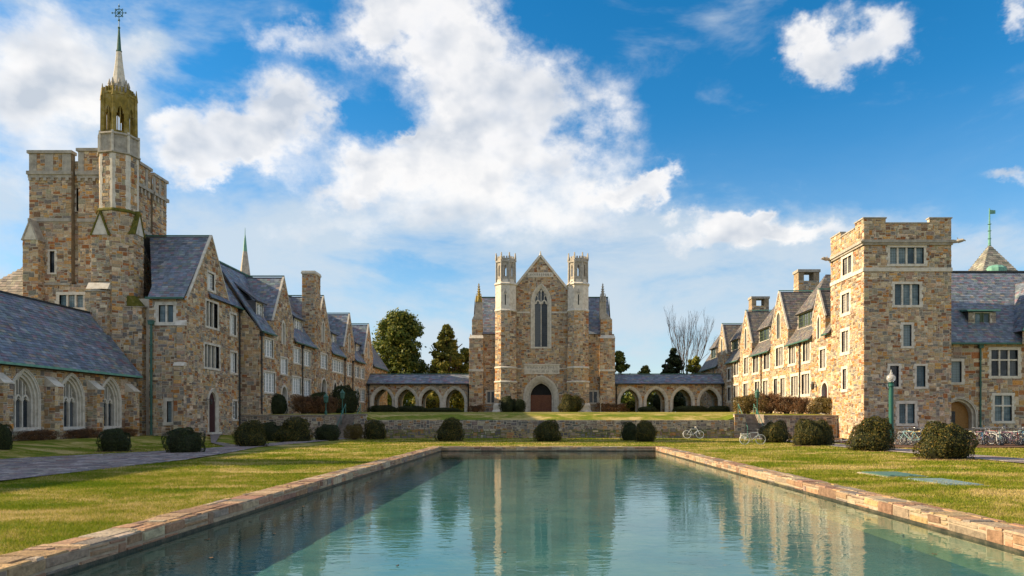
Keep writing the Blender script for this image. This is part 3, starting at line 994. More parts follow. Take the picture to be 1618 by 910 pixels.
def pool():
    m = MB()
    m.add([(PX0 - .3, PY0 - .3, PB), (PX1 + .3, PY0 - .3, PB), (PX1 + .3, PY1 + .3, PB), (PX0 - .3, PY1 + .3, PB)], [(0, 1, 2, 3)])
    struct(m.build('pool_floor', 'pool_floor'))
    m = MB(); n = 2
    m.add([(PX0 - .05, PY0 - .05, WZ), (PX1 + .05, PY0 - .05, WZ), (PX1 + .05, PY1 + .05, WZ), (PX0 - .05, PY1 + .05, WZ)], [(0, 1, 2, 3)])
    struct(m.build('water', 'water'))
    cw = .56
    sides = [
        ('left', 'mortared stone pool edge along the left side, its water face in shade', PX0 - cw, PX0, PY0 - cw, PY1 + cw),
        ('right', 'mortared stone pool edge along the right side, its water face sunlit', PX1, PX1 + cw, PY0 - cw, PY1 + cw),
        ('far', 'mortared stone pool edge across the far end below the retaining wall', PX0, PX1, PY1, PY1 + cw),
        ('near', 'mortared stone pool edge at the near end, at the viewer\'s feet', PX0, PX1, PY0 - cw, PY0)]
    for key, lab, x0, x1, y0, y1 in sides:
        t = thing('pool_edge', ((x0 + x1) / 2, (y0 + y1) / 2, 0), lab, 'pool edge')
        b = MB(); e = .03
        b.box(x0 + (e if key != 'right' else .006), x1 - (e if key != 'left' else .006), y0 + (e if key != 'far' else .006), y1 - (e if key != 'near' else .006), PB, CT - .03)
        b.build('core', 'pool_side', t)
        wet = MB(); z0_, z1_ = WZ - .03, WZ + .045
        if key == 'left': wet.box(PX0 - .02, PX0 + .034, PY0, PY1, z0_, z1_)
        elif key == 'right': wet.box(PX1 - .034, PX1 + .02, PY0, PY1, z0_, z1_)
        elif key == 'far': wet.box(PX0 + .04, PX1 - .04, PY1 - .034, PY1 + .02, z0_, z1_)
        if wet.v: wet.build('wet_band', 'algae', t)
        fl = Flat(t, CT - .022, rectp(x0, x1, y0, y1), cell=(.14, .20) if key in ('left', 'right') else (.20, .14), pal=STONE_POOL, pieces=300 if key != 'near' else 0, proud=.022, name='coping', bed='pool_mortar')
        fl.finish()
        if key == 'left': wl = east(t, PX0, rectp(PY0, PY1, WZ - .06, CT - .02), cell=(.20, .085), pal=STONE_POOL, pieces=300, name='inner_face', proud=.02, bed='pool_mortar'); wl.finish()
        elif key == 'right': wl = west(t, PX1, rectp(-PY1, -PY0, WZ - .06, CT - .02), cell=(.20, .085), pal=STONE_POOL, pieces=300, name='inner_face', proud=.02, bed='pool_mortar'); wl.finish()
        elif key == 'far': wl = front(t, PY1, rectp(PX0, PX1, WZ - .06, CT - .02), cell=(.20, .085), pal=STONE_POOL, pieces=200, name='inner_face', proud=.02, bed='pool_mortar'); wl.finish()


pool()


def paths():
    LP = [(-14.2, 9), (-14.2, 29), (-15.2, 36), (-16.4, 42), (-16.1, 50), (-15.9, 61.6), (-17.5, 61.6), (-18.0, 50), (-18.3, 42), (-19.2, 36.5), (-21.6, 30), (-21.6, 9)]
    for nm, poly, cell, pc in (('path', LP, (.13, .13), 300), ):
        w = Flat(None, .035, poly, cell=cell, pal=PAVE, pieces=0, proud=.012, name=nm)
        w.pieces = pc
        struct(w.finish())
    RP = [(17.5, 61.6), (19.2, 61.6), (19.5, 42), (19.9, 26), (21.2, 10), (19.2, 10), (17.8, 26), (17.6, 42)]
    w = Flat(None, .035, RP[::-1], cell=(.3, .3), pal=PAVE, pieces=0, proud=.010, name='path')
    struct(w.finish())
    m = MB()
    pts = [(20.2, 41.2), (22.5, 40.4), (27, 41.4), (33.5, 41.0), (36, 53), (32.6, 60.5), (32.6, 57), (25.6, 56.8), (24.9, 61.9), (20.6, 61.9), (20.4, 52)]
    tri = tessellate_polygon([[Vector((*p, 0)) for p in pts]])
    m.add([(x, y, .045) for x, y in pts], [tuple(t) for t in tri])
    struct(m.build('gravel_bed', 'mulch'))
    # front walk from the path to the house door
    m = MB()
    m.add([(-18.3, 42.5, .03), (-17.9, 44.0, .03), (-25.3, 57.6, .47), (-25.5, 56.2, .47), (-22, 48.6, .08), (-22.3, 50, .09)], [(0, 1, 5, 4), (4, 5, 2, 3)])
    struct(m.build('path', 'path_bed'))


paths()


def retaining():
    t = thing('retaining_wall', (0.8, WD, 0), 'long low rubble stone retaining wall below the terrace in front of the hall', 'wall')
    w = front(t, WD, rectp(-14.9, 16.6, -.06, 1.56), cell=(.125, .095), pal=STONE_GREY, pieces=300, proud=.035)
    w.finish()
    for lab, x0, x1, zt in (('short rubble retaining wall left of the left stair, behind dark round bushes', -25.72, STL[0], 2.02), ('short rubble pier between left stair and long retaining wall', STL[1], -14.9, 2.1),
                            ('rubble retaining wall between the right stair and the battlemented tower', STR[1], 25.45, 1.98), ('short rubble pier between right stair and long retaining wall', 16.6, STR[0], 2.1)):
        t = thing('retaining_wall', ((x0 + x1) / 2, WD - .1, 0), lab, 'wall')
        w = front(t, WD - .12, rectp(x0, x1, -.06, zt - .12), cell=(.125, .095), pal=STONE_GREY, pieces=100, proud=.035)
        w.finish()
        box_part(t, 'cap', 'step_stone', (x0 - .01, x1 + .01, WD - .19, WD + .35, zt - .12, zt))
        box_part(t, 'core', 'mortar', (x0 + .01, x1 - .01, WD - .115, WD + .3, -.06, zt - .125))
    for side, (x0, x1) in (('left', STL), ('right', STR)):
        t = thing('stair', ((x0 + x1) / 2, WD, 0), 'narrow stone stair climbing through the retaining wall, ' + ('left of the pool axis behind bushes' if side == 'left' else 'behind the white bicycle on the right'), 'stair')
        n = 11; r = 2.08 / n; tr = .27
        for i in range(n):
            m = MB(); y = WD - .35 + i * tr
            m.box(x0 + .02, x1 - .02, y, y + tr + .35, i * r - .02, (i + 1) * r - R.uniform(0, .012))
            m.box(x0 + .015, x1 - .015, y - .03, y + tr, (i + 1) * r - .055, (i + 1) * r + .004)
            m.build('step', 'step_stone', t)
        for X in (x0 - .004, x1 + .004):
            m = MB(); m.add([(X, WD - .2, -.05), (X, WD + 3.1, -.05), (X, WD + 3.1, 2.1), (X, WD - .2, 2.04)], [(0, 1, 2, 3)])
            m.build('cheek', 'step_stone', t)
        for k, X in enumerate((x0 + .08, x1 - .08)):
            m = MB()
            a, b, c, d = (X, WD - .45, .95), (X, WD + 2.5, 3.0), (X, WD - .45, .0), (X, WD + 2.5, 2.0)
            m.tube(a, b, .024, n=6); m.tube(c, a, .022, n=6); m.tube(d, b, .022, n=6)
            m.tube((X, WD + 1.0, 1.05), (X, WD + 1.0, 1.96), .02, n=6)
            o = m.build('handrail', 'rail_green')
            tag(o, ('left' if k == 0 else 'right') + ' green pipe handrail of the ' + side + ' stone stair', 'handrail')


retaining()


# ------------------------------------------------------------------ shared building pieces
def gablet(w, parent, s0, s1, z0, z1, zt, d, stone_pieces=0, mossy=False, plinth=None):
    """buttress standing d proud of wall w, s0..s1, from z0 to z1, with a little gable of height zt above"""
    P = w.pt
    bw = Wall(parent, w.O + w.n * d, w.u, rectp(s0, s1, z0, z1), pieces=stone_pieces, name='buttress'); bw.finish()
    # two returns
    for s, uu in ((s0, w.n), (s1, -w.n)):
        o = P(s, 0, 0) if s == s0 else P(s, 0, d)
        r = Wall(parent, o, uu, rectp(0, d, z0, z1), name='buttress_side'); r.finish()
    m = MB(); c = (s0 + s1) / 2
    m.add([P(s0 - .03, z1, d + .06), P(s1 + .03, z1, d + .06), P(c, zt, d + .06)],
          [(0, 1, 2)])
    m.build('gablet', 'limestone', parent)
    m = MB()
    for a in (s0, s1):
        m.hexa([P(a + (-.08 if a == s0 else .08), z1 - .05, d + .12), P(a + (-.08 if a == s0 else .08), z1 - .05, -.05), P(a + (.05 if a == s0 else -.05), z1 - .05, -.05), P(a + (.05 if a == s0 else -.05), z1 - .05, d + .12),
                P(c, zt + .1, d + .12), P(c, zt + .1, -.05), P(c, zt - .1, -.05), P(c, zt - .1, d + .12)])
    m.build('gablet_roof', 'moss' if mossy else 'limestone_grey', parent)


def weathering(w, m, s0, s1, z0, z1, d0, d1):
    """sloping stone offset from d1 (bottom) back to d0 (top)"""
    P = w.pt
    m.hexa([P(s0, z0, d1), P(s1, z0, d1), P(s1, z0, -.02), P(s0, z0, -.02), P(s0, z1, d0), P(s1, z1, d0), P(s1, z1, -.03), P(s0, z1, -.03)])


def chapel():
    X = -29.1
    t = thing('chapel', (-32, 40, .3), 'low stone chapel wing at the left edge with slate roof and traceried pointed windows', 'building')
    zE = 4.78
    poly = [(8, .1), (52.4, .1), (52.4, zE), (32.1, zE), (32.1, 6.2), (28.6, 11.7), (25.1, 6.2), (25.1, zE), (8, zE)]
    w = east(t, X, poly, pieces=300, cell=(.18, .135))
    for c in (49.15, 45.1, 41.0, 36.9, 32.9):
        lancet(w, c, 1.18, .84, 2.75, 1.28, sur=.40, lights=3, tracery=True, steps=3, deep=.42)
    bs = []
    for c in (51.3, 47.1, 43.05, 38.95, 34.9):
        s0, s1 = c - .36, c + .36
        w.block(rectp(s0 + .05, s1 - .05, .1, 3.9)); bs.append((s0, s1))
    w.finish()
    for s0, s1 in bs:
        d = .62
        b = Wall(t, w.O + w.n * d, w.u, rectp(s0, s1, .1, 3.55), pieces=40, name='buttress'); b.finish()
        b = Wall(t, w.pt(s0, 0, d) - w.n * d, w.n, rectp(0, d, .1, 3.55), pieces=20, name='buttress_side'); b.finish()
        b = Wall(t, w.pt(s1, 0, d), -w.n, rectp(0, d, .1, 3.55), name='buttress_side'); b.finish()
        m = MB(); weathering(w, m, s0 - .04, s1 + .04, 3.55, 3.62, d + .07, d + .07); weathering(w, m, s0 - .04, s1 + .04, 3.62, 4.15, .05, d + .05); m.build('weathering', 'limestone', t)
    m = MB(); w.box(m, 8, 50.9, .1, .55, -.02, .10); m.build('plinth', 'limestone_grey', t)
    roof(t, (-28.72, 28, 4.72), (-28.72, 52.5, 4.72), (-3.68, 0, 4.56), sw=.40, ex=.21, pieces=300)
    roof(t, (-28.72, 7.8, 4.72), (-28.72, 28, 4.72), (-4.6, 0, 5.9), sw=.6, ex=.4)  # taller unseen stretch, raised to lengthen the shadow on the lawn
    roof(t, (-37.9, 7.8, 4.72), (-37.9, 28, 4.72), (4.6, 0, 5.9), sw=.6, ex=.5)
    roof(t, (-36.1, 28, 4.72), (-36.1, 53.5, 4.72), (3.7, 0, 4.56), sw=.5, ex=.4)
    strip(t, 'ridge', (-32.4, 28, 9.30), (-32.4, 53.3, 9.30), .16, .10, 'iron')
    strip(t, 'gutter', (-28.66, 7.8, 4.66), (-28.66, 52.3, 4.66), .15, .13, 'copper')
    box_part(t, 'eave_board', 'timber_dark', (-29.1, -28.8, 7.9, 52.3, 4.55, 4.68))
    box_part(t, 'core', 'mortar', (-35.7, -29.75, 8.1, 53.9, .1, 4.7))
    g = front(t, 8, [(-37.5, .1), (-29.1, .1), (-29.1, 4.7), (-33.3, 10.4), (-37.5, 4.7)], cell=(.3, .2)); g.finish()
    # unseen cross gable near the viewer, added to shape the lawn shadow
    for sgn in (-1, 1):
        roof(t, (-29.0, 28.6 + sgn * 3.6, 6.0), (-37, 28.6 + sgn * 3.6, 6.0), (0, -sgn * 3.6, 5.7), sw=.5, ex=.4)
    coping(w, 'coping', [(25.0, 6.1), (28.6, 11.75), (32.2, 6.1)])


chapel()


def bell_tower():
    t = thing('bell_tower', (-34.5, 57, .4), 'massive square rubble stone tower at left crowned by an openwork turret and spire', 'tower')
    D = 54.0
    x0, xa, xb, x1 = sx(48, D), sx(114, D), sx(124, D), sx(188, D)
    Db = 60.8
    lim = MB()
    # piers and slot of the front
    wl = front(t, D - .1, rectp(x0, xa, 11.6, 21.3), pieces=150)
    ws = front(t, D + .35, rectp(xa, xb, 11.7, 20.9))
    wr = front(t, D, rectp(xb, x1, 11.6, 21.5), pieces=110)
    we = east(t, x1, rectp(D, 58.35, 2, 21.5), pieces=60)
    we2 = east(t, x1 - .3, rectp(58.35, 58.65, 2, 20.9))
    we3 = east(t, x1 + .02, rectp(58.65, Db, 2, 21.3), pieces=60)
    ww = west(t, x0, rectp(-Db, -D + .1, 9, 21.3), cell=(.3, .22))
    z = lambda py: zy(py, D)
    # slits and the four-light window
    window(ws, sx(116, D) + .02, sx(123, D), z(332), z(295), 1, sur=.03, glass='glass', bars=False)
    window(wl, *pxrect(wl, 79, 86.5, 397, 431), 1, sur=.12, bars=False)
    window(wr, *pxrect(wr, 147, 153, 392, 428), 1, sur=.10, bars=False, glass='painted_void')
    wq = front(t, D - .12, rectp(x0, x1, .3, 11.62), pieces=40)
    window(wq, *pxrect(wq, 94, 144, 466, 486), 4, sur=.22, glass='blind')
    for w_ in (wl, wr):
        a, b = min(p[0] for p in w_.poly), max(p[0] for p in w_.poly)
        top = 21.3 if w_ is wl else 21.5
        band(w_, lim, a - .12, b + .08, 19.72, 19.98, .20); band(w_, lim, a - .06, b + .05, 19.5, 19.72, .11)
        k = a
        while k < b: w_.box(lim, k, k + .22, 19.28, 19.5, -.02, .13); k += .55         # corbels
        band(w_, lim, a - .05, b + .03, 16.25, 16.5, .12)
        w_.box(lim, a - .12, b + .10, top, top + .22, -.5, .14)
        strips = ((48, 60), (73, 86), (101, 114)) if w_ is wl else ((124, 133), (157, 166))
        for p0, p1 in strips:
            w_.box(lim, sx(p0, D), sx(p1, D), 19.98, top - .02, -.03, .05); w_.block(rectp(sx(p0, D), sx(p1, D), 19.98, top))
        P = w_.pt
        band(w_, lim, a, b, 11.55, 11.7, .16)
    for w_ in (we, we3):
        a, b = min(p[0] for p in w_.poly), max(p[0] for p in w_.poly); top = 21.5 if w_ is we else 21.3
        band(w_, lim, a, b + .10, 19.72, 19.98, .20); band(w_, lim, a, b, 16.25, 16.5, .12)
        w_.box(lim, a, b + .12, top, top + .22, -.5, .14)
        for q in (0.02, .42, .82):
            s_ = a + (b - a) * q; w_.box(lim, s_, s_ + .35, 19.98, top - .02, -.03, .05); w_.block(rectp(s_, s_ + .35, 19.98, top))
        k = a
        while k < b: w_.box(lim, k, k + .22, 19.28, 19.7, -.02, .13); k += .55
    for w_ in (wl, ws, wr, we, we2, we3, ww, wq): w_.finish()
    lim.build_each('trim_stone', 'limestone_grey', t)
    m = MB()
    for xx, y0, y1 in ((xa, D - .1, D + .35), (xb, D, D + .35)):
        m.add([(xx, y0, 11.7), (xx, y1, 11.7), (xx, y1, 21.3), (xx, y0, 21.3)], [(0, 1, 2, 3)])
    for yy in (58.35, 58.65): m.add([(x1, yy, 2), (x1 - .3, yy, 2), (x1 - .3, yy, 21.2), (x1, yy, 21.2)], [(0, 1, 2, 3)])
    m.build('slot_side', 'stone_plain', t)
    box_part(t, 'core', 'mortar', (x0 + .35, x1 - .45, D + .5, Db - .1, .3, 20.6))
    box_part(t, 'core', 'mortar', (x0 + .35, x1 - .5, D + .5, Db, .3, 20.9))
    wbk = Wall(t, (0, Db, 0), (-1, 0, 0), rectp(-x1, -x0, 2, 21.3), cell=(.4, .3)); wbk.finish()
    # clasping buttress at the left corner
    wcl = front(t, D - .1, rectp(-40, -30, 0, 20))
    gablet(wcl, t, sx(37, 53.2), sx(61, 53.2), 9.8, zy(379, 53.2), zy(348, 53.2), .75, 60)
    m = MB(); weathering(wcl, m, sx(36, 53.2) - .1, sx(62, 53.2) + .1, 9.6, 10.15, .72, 1.0); m.build('weathering', 'limestone', t)
    # stone-slated roof behind on the left
    roof(t, (-46, 54.2, 9.0), (-37.95, 54.2, 9.0), (0, 3.6, 5.6), clip=[(0, 0), (8.05, 0), (8.05, 6.66), (6.6, 6.66)], pal=SLATE_STONE, mat='stone_slate', sw=.4, ex=.26)
    box_part(t, 'aisle', 'mortar', (-46, -38.1, 54.6, 61, .3, 9.0))
    # octagonal stair turret on the corner
    c = (x1, D)
    rad = 1.32

    def octo(r, z0, z1, rot, **k):
        for i in range(8):
            a0, a1 = math.radians(45 * i + rot), math.radians(45 * (i + 1) + rot)
            p0 = Vector((c[0] + r * math.cos(a0), c[1] + r * math.sin(a0), 0)); p1 = Vector((c[0] + r * math.cos(a1), c[1] + r * math.sin(a1), 0))
            mid = (p0 + p1) / 2
            if (mid - Vector((c[0], c[1], 0))).dot(Vector((-mid.x, -mid.y, 0)).normalized()) < -.25: continue
            w_ = Wall(t, p0, p1 - p0, rectp(0, (p1 - p0).length, z0, z1), name='turret_wall', **k)
            yield w_, (p1 - p0).length
    q = MB(); rt = 12
    for w_, L in octo(rad, 16.9, 20.95, rt, cell=(.15, .13), pieces=20):
        for a, b in ((-.01, .17), (L - .17, L + .01)):
            z_ = 16.9; kk = 0
            while z_ < 20.9:
                h = .45; e = .0 if kk % 2 else .05
                w_.box(q, a - (e if a > .1 else 0), b + (e if a < .1 else 0), z_ + .004, min(z_ + h, 20.95), -.03, .03); z_ += h; kk += 1
            w_.block(rectp(a, b, 16.9, 20.95))
        w_.finish()
    q.build('turret_quoins', 'limestone', t)
    for w_, L in octo(rad + .12, .3, 16.75, rt, pieces=40): w_.finish()
    m = MB()
    m.lathe((c[0], c[1], 0), [(rad + .1, 16.7), (rad + .24, 16.75), (rad + .2, 16.88), (rad + .02, 17.0)], 8, rt / 45); m.build('turret_string', 'moss', t)
    m = MB(); m.lathe((c[0], c[1], 0), [(rad - .05, 16.8), (rad - .05, 20.95), (rad + .16, 21.0), (rad + .16, 21.1), (rad - .02, 21.14), (rad - .02, 22.3), (rad + .12, 22.38), (rad + .1, 22.5), (rad - .1, 22.5)], 8, rt / 45)
    m.build('turret_stage', 'limestone_grey', t)
    # sunk panels, corner shafts
    m = MB(); m2 = MB()
    for i in range(8):
        a = math.radians(45 * i + rt)
        ux, uy = math.cos(a), math.sin(a)
        m.tube((c[0] + ux * (rad + .02), c[1] + uy * (rad + .02), 21.1), (c[0] + ux * (rad + .02), c[1] + uy * (rad + .02), 22.6), .09, n=5)
    m.build('turret_shafts', 'limestone', t)
    # openwork lantern
    lan = MB(); lr = 1.08
    for i in range(8):
        a = math.radians(45 * i + rt); b = math.radians(45 * (i + 1) + rt)
        p = Vector((c[0] + lr * math.cos(a), c[1] + lr * math.sin(a), 0)); p2 = Vector((c[0] + lr * math.cos(b), c[1] + lr * math.sin(b), 0))
        o = Vector((math.cos(a), math.sin(a), 0))
        lan.tube(p + Vector((0, 0, 22.45)), p + Vector((0, 0, 25.5)), .20, .17, n=5)
        lan.tube(p + o * .12 + Vector((0, 0, 22.45)), p + o * .10 + Vector((0, 0, 25.2)), .07, .06, n=4)
        lan.tube(p + o * .1 + Vector((0, 0, 25.2)), p + o * .1 + Vector((0, 0, 26.1)), .13, .02, n=4)
        w_ = Wall(t, p, p2 - p, rectp(0, 1, 0, 1)); L = (p2 - p).length; cc = L / 2
        w_.ring(lan, [(cc + .17, 24.0)] + arch(cc, 24.1, .17, .45, 4) + [(cc - .17, 24.0)], [(L - .08, 24.0)] + [(L - .08 - (L - .16) * i_ / 8, 25.45) for i_ in range(9)] + [(.08, 24.0)], -.1, .04)
        w_.box(lan, cc - .035, cc + .035, 22.5, 24.5, -.06, 0)
        w_.box(lan, .1, L - .1, 22.45, 22.75, -.1, 0)
        for f in (.25, .5, .75): w_.box(lan, L * f - .06, L * f + .06, 25.45, 25.95, -.1, .02)
        w_.box(lan, 0, L, 25.4, 25.55, -.12, .09)
    lan.build('lantern', 'mossy_stone', t)
    cr = MB()
    for i in range(8):
        a = math.radians(45 * i + rt + 22); rr = .62
        px_, py_ = c[0] + rr * math.cos(a), c[1] + rr * math.sin(a)
        cr.tube((px_, py_, 25.4), (px_, py_, 26.35), .13, .11, n=4); cr.tube((px_, py_, 26.35), (px_, py_, 26.75), .14, .02, n=4)
    cr.lathe((c[0], c[1], 0), [(.8, 25.45), (.75, 26.0), (.58, 26.05), (.5, 26.4)], 8, .3)
    cr.build('spire_crown', 'limestone_grey', t)
    m = MB(); m.lathe((c[0], c[1], 0), [(.56, 26.2), (.40, 27.0), (.27, 28.0), (.18, 28.9)], 8, .3); m.build('spire', 'limestone', t)
    m = MB(); m.lathe((c[0], c[1], 0), [(.2, 28.88), (.21, 28.95), (.16, 29.0), (.06, 30.6), (.09, 30.65), (.09, 30.72), (.03, 30.75)], 8, .3); m.build('spire_tip', 'copper_dark', t)
    m = MB(); zc = 31.78
    m.tube((c[0], c[1], 30.6), (c[0], c[1], 32.45), .028, .02, n=6); m.lathe((c[0], c[1], 31.15), [(.01, 0), (.09, .06), (.01, .14)], 6)
    m.torus((c[0], c[1], zc), (1, 0, 0), (0, 0, 1), .29, .03, 18, 5)
    for k in range(8):
        a = math.pi / 4 * k; r2 = .5 if k % 2 == 0 else .36
        e = Vector((c[0] + r2 * math.cos(a), c[1], zc + r2 * math.sin(a)))
        m.tube((c[0], c[1], zc), e, .028, .02, n=5); m.torus(e, (1, 0, 0), (0, 0, 1), .05, .02, 8, 4)
    m.build('finial', 'copper_dark', t)
    # corner buttresses
    wf = front(t, D - .3, rectp(-35, -28, 0, 20))
    gablet(wf, t, sx(150, 53), sx(178, 53), 11.6, zy(373, 53), zy(337, 53), 1.1, 40, mossy=True)
    m = MB(); weathering(wf, m, sx(146, 53), sx(180, 53), 11.0, 11.5, 1.15, 1.48); m.build('weathering', 'limestone', t)
    gablet(wf, t, sx(145, 53), sx(179, 53), .3, 10.85, 10.9, 1.45, 60)
    wg = east(t, x1 + .5, rectp(52, 56, 0, 20))
    gablet(wg, t, 53.2, 54.5, 10.6, zy(373, 54), zy(337, 54), 1.05, 40, mossy=True)
    m = MB(); weathering(wg, m, 53.1, 54.6, 9.9, 10.65, 1.1, 1.75); m.build('weathering', 'moss', t)
    gablet(wg, t, 53.0, 54.6, .3, 9.85, 9.9, 1.75, 60)


surf('stone_plain', [(.3, (.17, .13, .09)), (.5, (.30, .23, .15)), (.7, (.36, .27, .17))], 2.5, .9, .5, 10)
bell_tower()


def left_house():
    t = thing('gabled_house', (-28, 57, .45), 'three-storey gabled stone house beside the bell tower with a maroon arched door', 'building')
    X = -25.76
    poly = [(53, .3), (62.4, .3), (62.4, 11.2), (60.55, 11.2), (60.55, 10.7), (56.95, 16.0), (53.3, 10.6), (53, 10.6)]
    w = east(t, X, poly, pieces=300)
    window(w, *pxrect(w, 325.5, 343.5, 478, 517), 3, glass='glass')
    window(w, *pxrect(w, 323, 346, 546, 581), 4, glass='glass')
    window(w, *pxrect(w, 328, 338, 432, 458), 2, glass='glass', style='white')
    window(w, *pxrect(w, 363.5, 372.5, 497, 529), 2, style='white', glass='glass_teal')
    window(w, *pxrect(w, 364.5, 373.5, 557, 589), 2, style='white', glass='glass_teal')
    window(w, *pxrect(w, 368, 374, 634, 662), 1, style='white')
    yd = yx(336, X)
    door(w, yd, .62, .62, 3.05, .72, sur=.28, steps=2, deep=.14, glazed=True)
    w.finish()
    wf = front(t, 53, rectp(-28.5, X, .3, 10.6), pieces=300)
    window(wf, *pxrect(wf, 251, 274, 482, 509), 2, sur=.24, glass='blind')
    window(wf, *pxrect(wf, 264, 280.5, 634, 667), 2, sur=.24, glass='blind')
    # stepped corner buttress
    z1, z2 = zy(578, 52.7), zy(514, 52.7)
    a, b = -26.42, -25.80
    wf.finish()
    bb = front(t, 52.62, rectp(a - .1, b, .3, z1), pieces=40, name='buttress'); bb.finish()
    bb = front(t, 52.78, rectp(a + .05, b, z1, z2), pieces=30, name='buttress'); bb.finish()
    for xx, d, za, zb in ((b, 52.62, .3, z1), (b, 52.78, z1, z2)):
        s = east(t, xx, rectp(d, 53, za, zb), name='buttress_side'); s.finish()
    for xx, d, za, zb in ((a - .1, 52.62, .3, z1), (a + .05, 52.78, z1, z2)):
        s = west(t, xx, rectp(-53, -d, za, zb), name='buttress_side'); s.finish()
    m = MB(); weathering(wf, m, a - .14, b + .04, z1, z1 + .28, .24, .44); weathering(wf, m, a - .1, b + .05, z2, z2 + .42, .02, .3); m.build('weathering', 'limestone', t)
    roof(t, (-25.86, 52.75, 10.45), (-30.6, 52.75, 10.45), (0, 4.2, 5.45), clip=[(0, 0), (2.62, 0), (2.7, 1.2), (4.7, 6.88), (0, 6.88)], sw=.34, ex=.21, pieces=300)
    roof(t, (-25.86, 61.15, 10.45), (-31.2, 61.15, 10.45), (0, -4.2, 5.45), sw=.5, ex=.35)
    coping(w, 'coping', [(52.95, 10.3), (56.95, 16.0), (60.75, 10.4)], wd=.06, d0=-.12, d1=.07)
    strip(t, 'ridge', (-25.7, 56.95, 15.98), (-31.3, 56.95, 15.98), .14, .1, 'copper_dark')
    strip(t, 'gutter', (-25.9, 52.66, 10.42), (-28.6, 52.66, 10.42), .15, .14, 'copper_dark')
    pipe(t, -28.25, 52.82, .5, 8.8, 'copper_dark', .085)
    pipe(t, X + .1, 62.1, .5, 11.0, 'iron', .07)
    # link roof running back to the dormitory range
    roof(t, (-25.5, 56.5, 11.1), (-25.5, 62.6, 11.1), (-2.7, 0, 4.1), sw=.34, ex=.22)
    strip(t, 'gutter', (-25.45, 60.6, 11.05), (-25.45, 62.4, 11.05), .14, .12, 'copper_dark')
    box_part(t, 'core', 'mortar', (-31.0, X - .5, 53.5, 62.3, .3, 10.5), (-28.9, X - .5, 60.6, 62.35, 10.5, 11.0))
    m = MB(); yy = yd - .95
    m.tube((X, yy, 3.15), (X + .3, yy, 3.2), .02); m.lathe((X + .3, yy, 2.75), [(.05, 0), (.11, .06), (.13, .3), (.02, .45)], 6)
    m.build('wall_lantern', 'iron', t)


left_house()


def dormer(t, sg, Xf, y0, y1, z0, z1, lights, style, eave, slope, hip):
    """wooden dormer on the slope: eave = (|X|, z) of the roof edge"""
    mk = east if sg < 0 else west
    S = (lambda y: y) if sg < 0 else (lambda y: -y)
    xx = sg * Xf
    a, b = min(S(y0), S(y1)), max(S(y0), S(y1))
    w = mk(t, xx, rectp(a - .14, b + .14, z0 - .35, z1 + .1)); w.plain = 'white_paint' if style == 'white' else 'slate_base'; w.name = 'dormer_face'; w.reveal = .1
    window(w, a, b, z0, z1, lights, style=style, sur=.05, deep=.08, glass='glass_teal' if style == 'white' else 'glass')
    w.finish()
    m = MB()
    back = Xf + (z1 + .3 - (eave[1] + slope * (Xf - eave[0]))) / slope
    for yy in (y0 - .16, y1 + .16):
        m.hexa([(xx, yy - .05, z0 - .5), (sg * back, yy - .05, z1 - .1), (sg * back, yy + .05, z1 - .1), (xx, yy + .05, z0 - .5),
                (xx, yy - .05, z1 + .1), (sg * back, yy - .05, z1 + .12), (sg * back, yy + .05, z1 + .12), (xx, yy + .05, z1 + .1)])
    m.build('dormer_cheek', 'stone_plain' if hip else 'slate_base', t)
    f = Xf - .28
    wd = (y1 - y0) / 2 + .42; yc = (y0 + y1) / 2
    pal = SLATE_SUN_BROWN if hip else SLATE
    if not hip:
        roof(t, (sg * f, yc - wd, z1 + .06), (sg * f, yc + wd, z1 + .06), (sg * 2.3, 0, 1.75), sw=.34, ex=.22, name='dormer_roof', pal=pal)
    else:
        h = wd * 1.55
        roof(t, (sg * f, yc - wd, z1 + .06), (sg * f, yc + wd, z1 + .06), (sg * wd * .95, 0, h), clip=[(0, 0), (2 * wd, 0), (wd, math.hypot(wd * .95, h))], sw=.34, ex=.22, name='dormer_roof', pal=pal)
        for q in (-1, 1):
            A = Vector((sg * f, yc + q * wd, z1 + .06)); Lb = 4.2; H = math.hypot(wd, h)
            roof(t, A, A + Vector((sg * Lb, 0, 0)), (0, -q * wd, h), clip=[(0, 0), (Lb, 0), (Lb, H), (wd * .95, H)], sw=.34, ex=.22, name='dormer_roof', pal=pal)


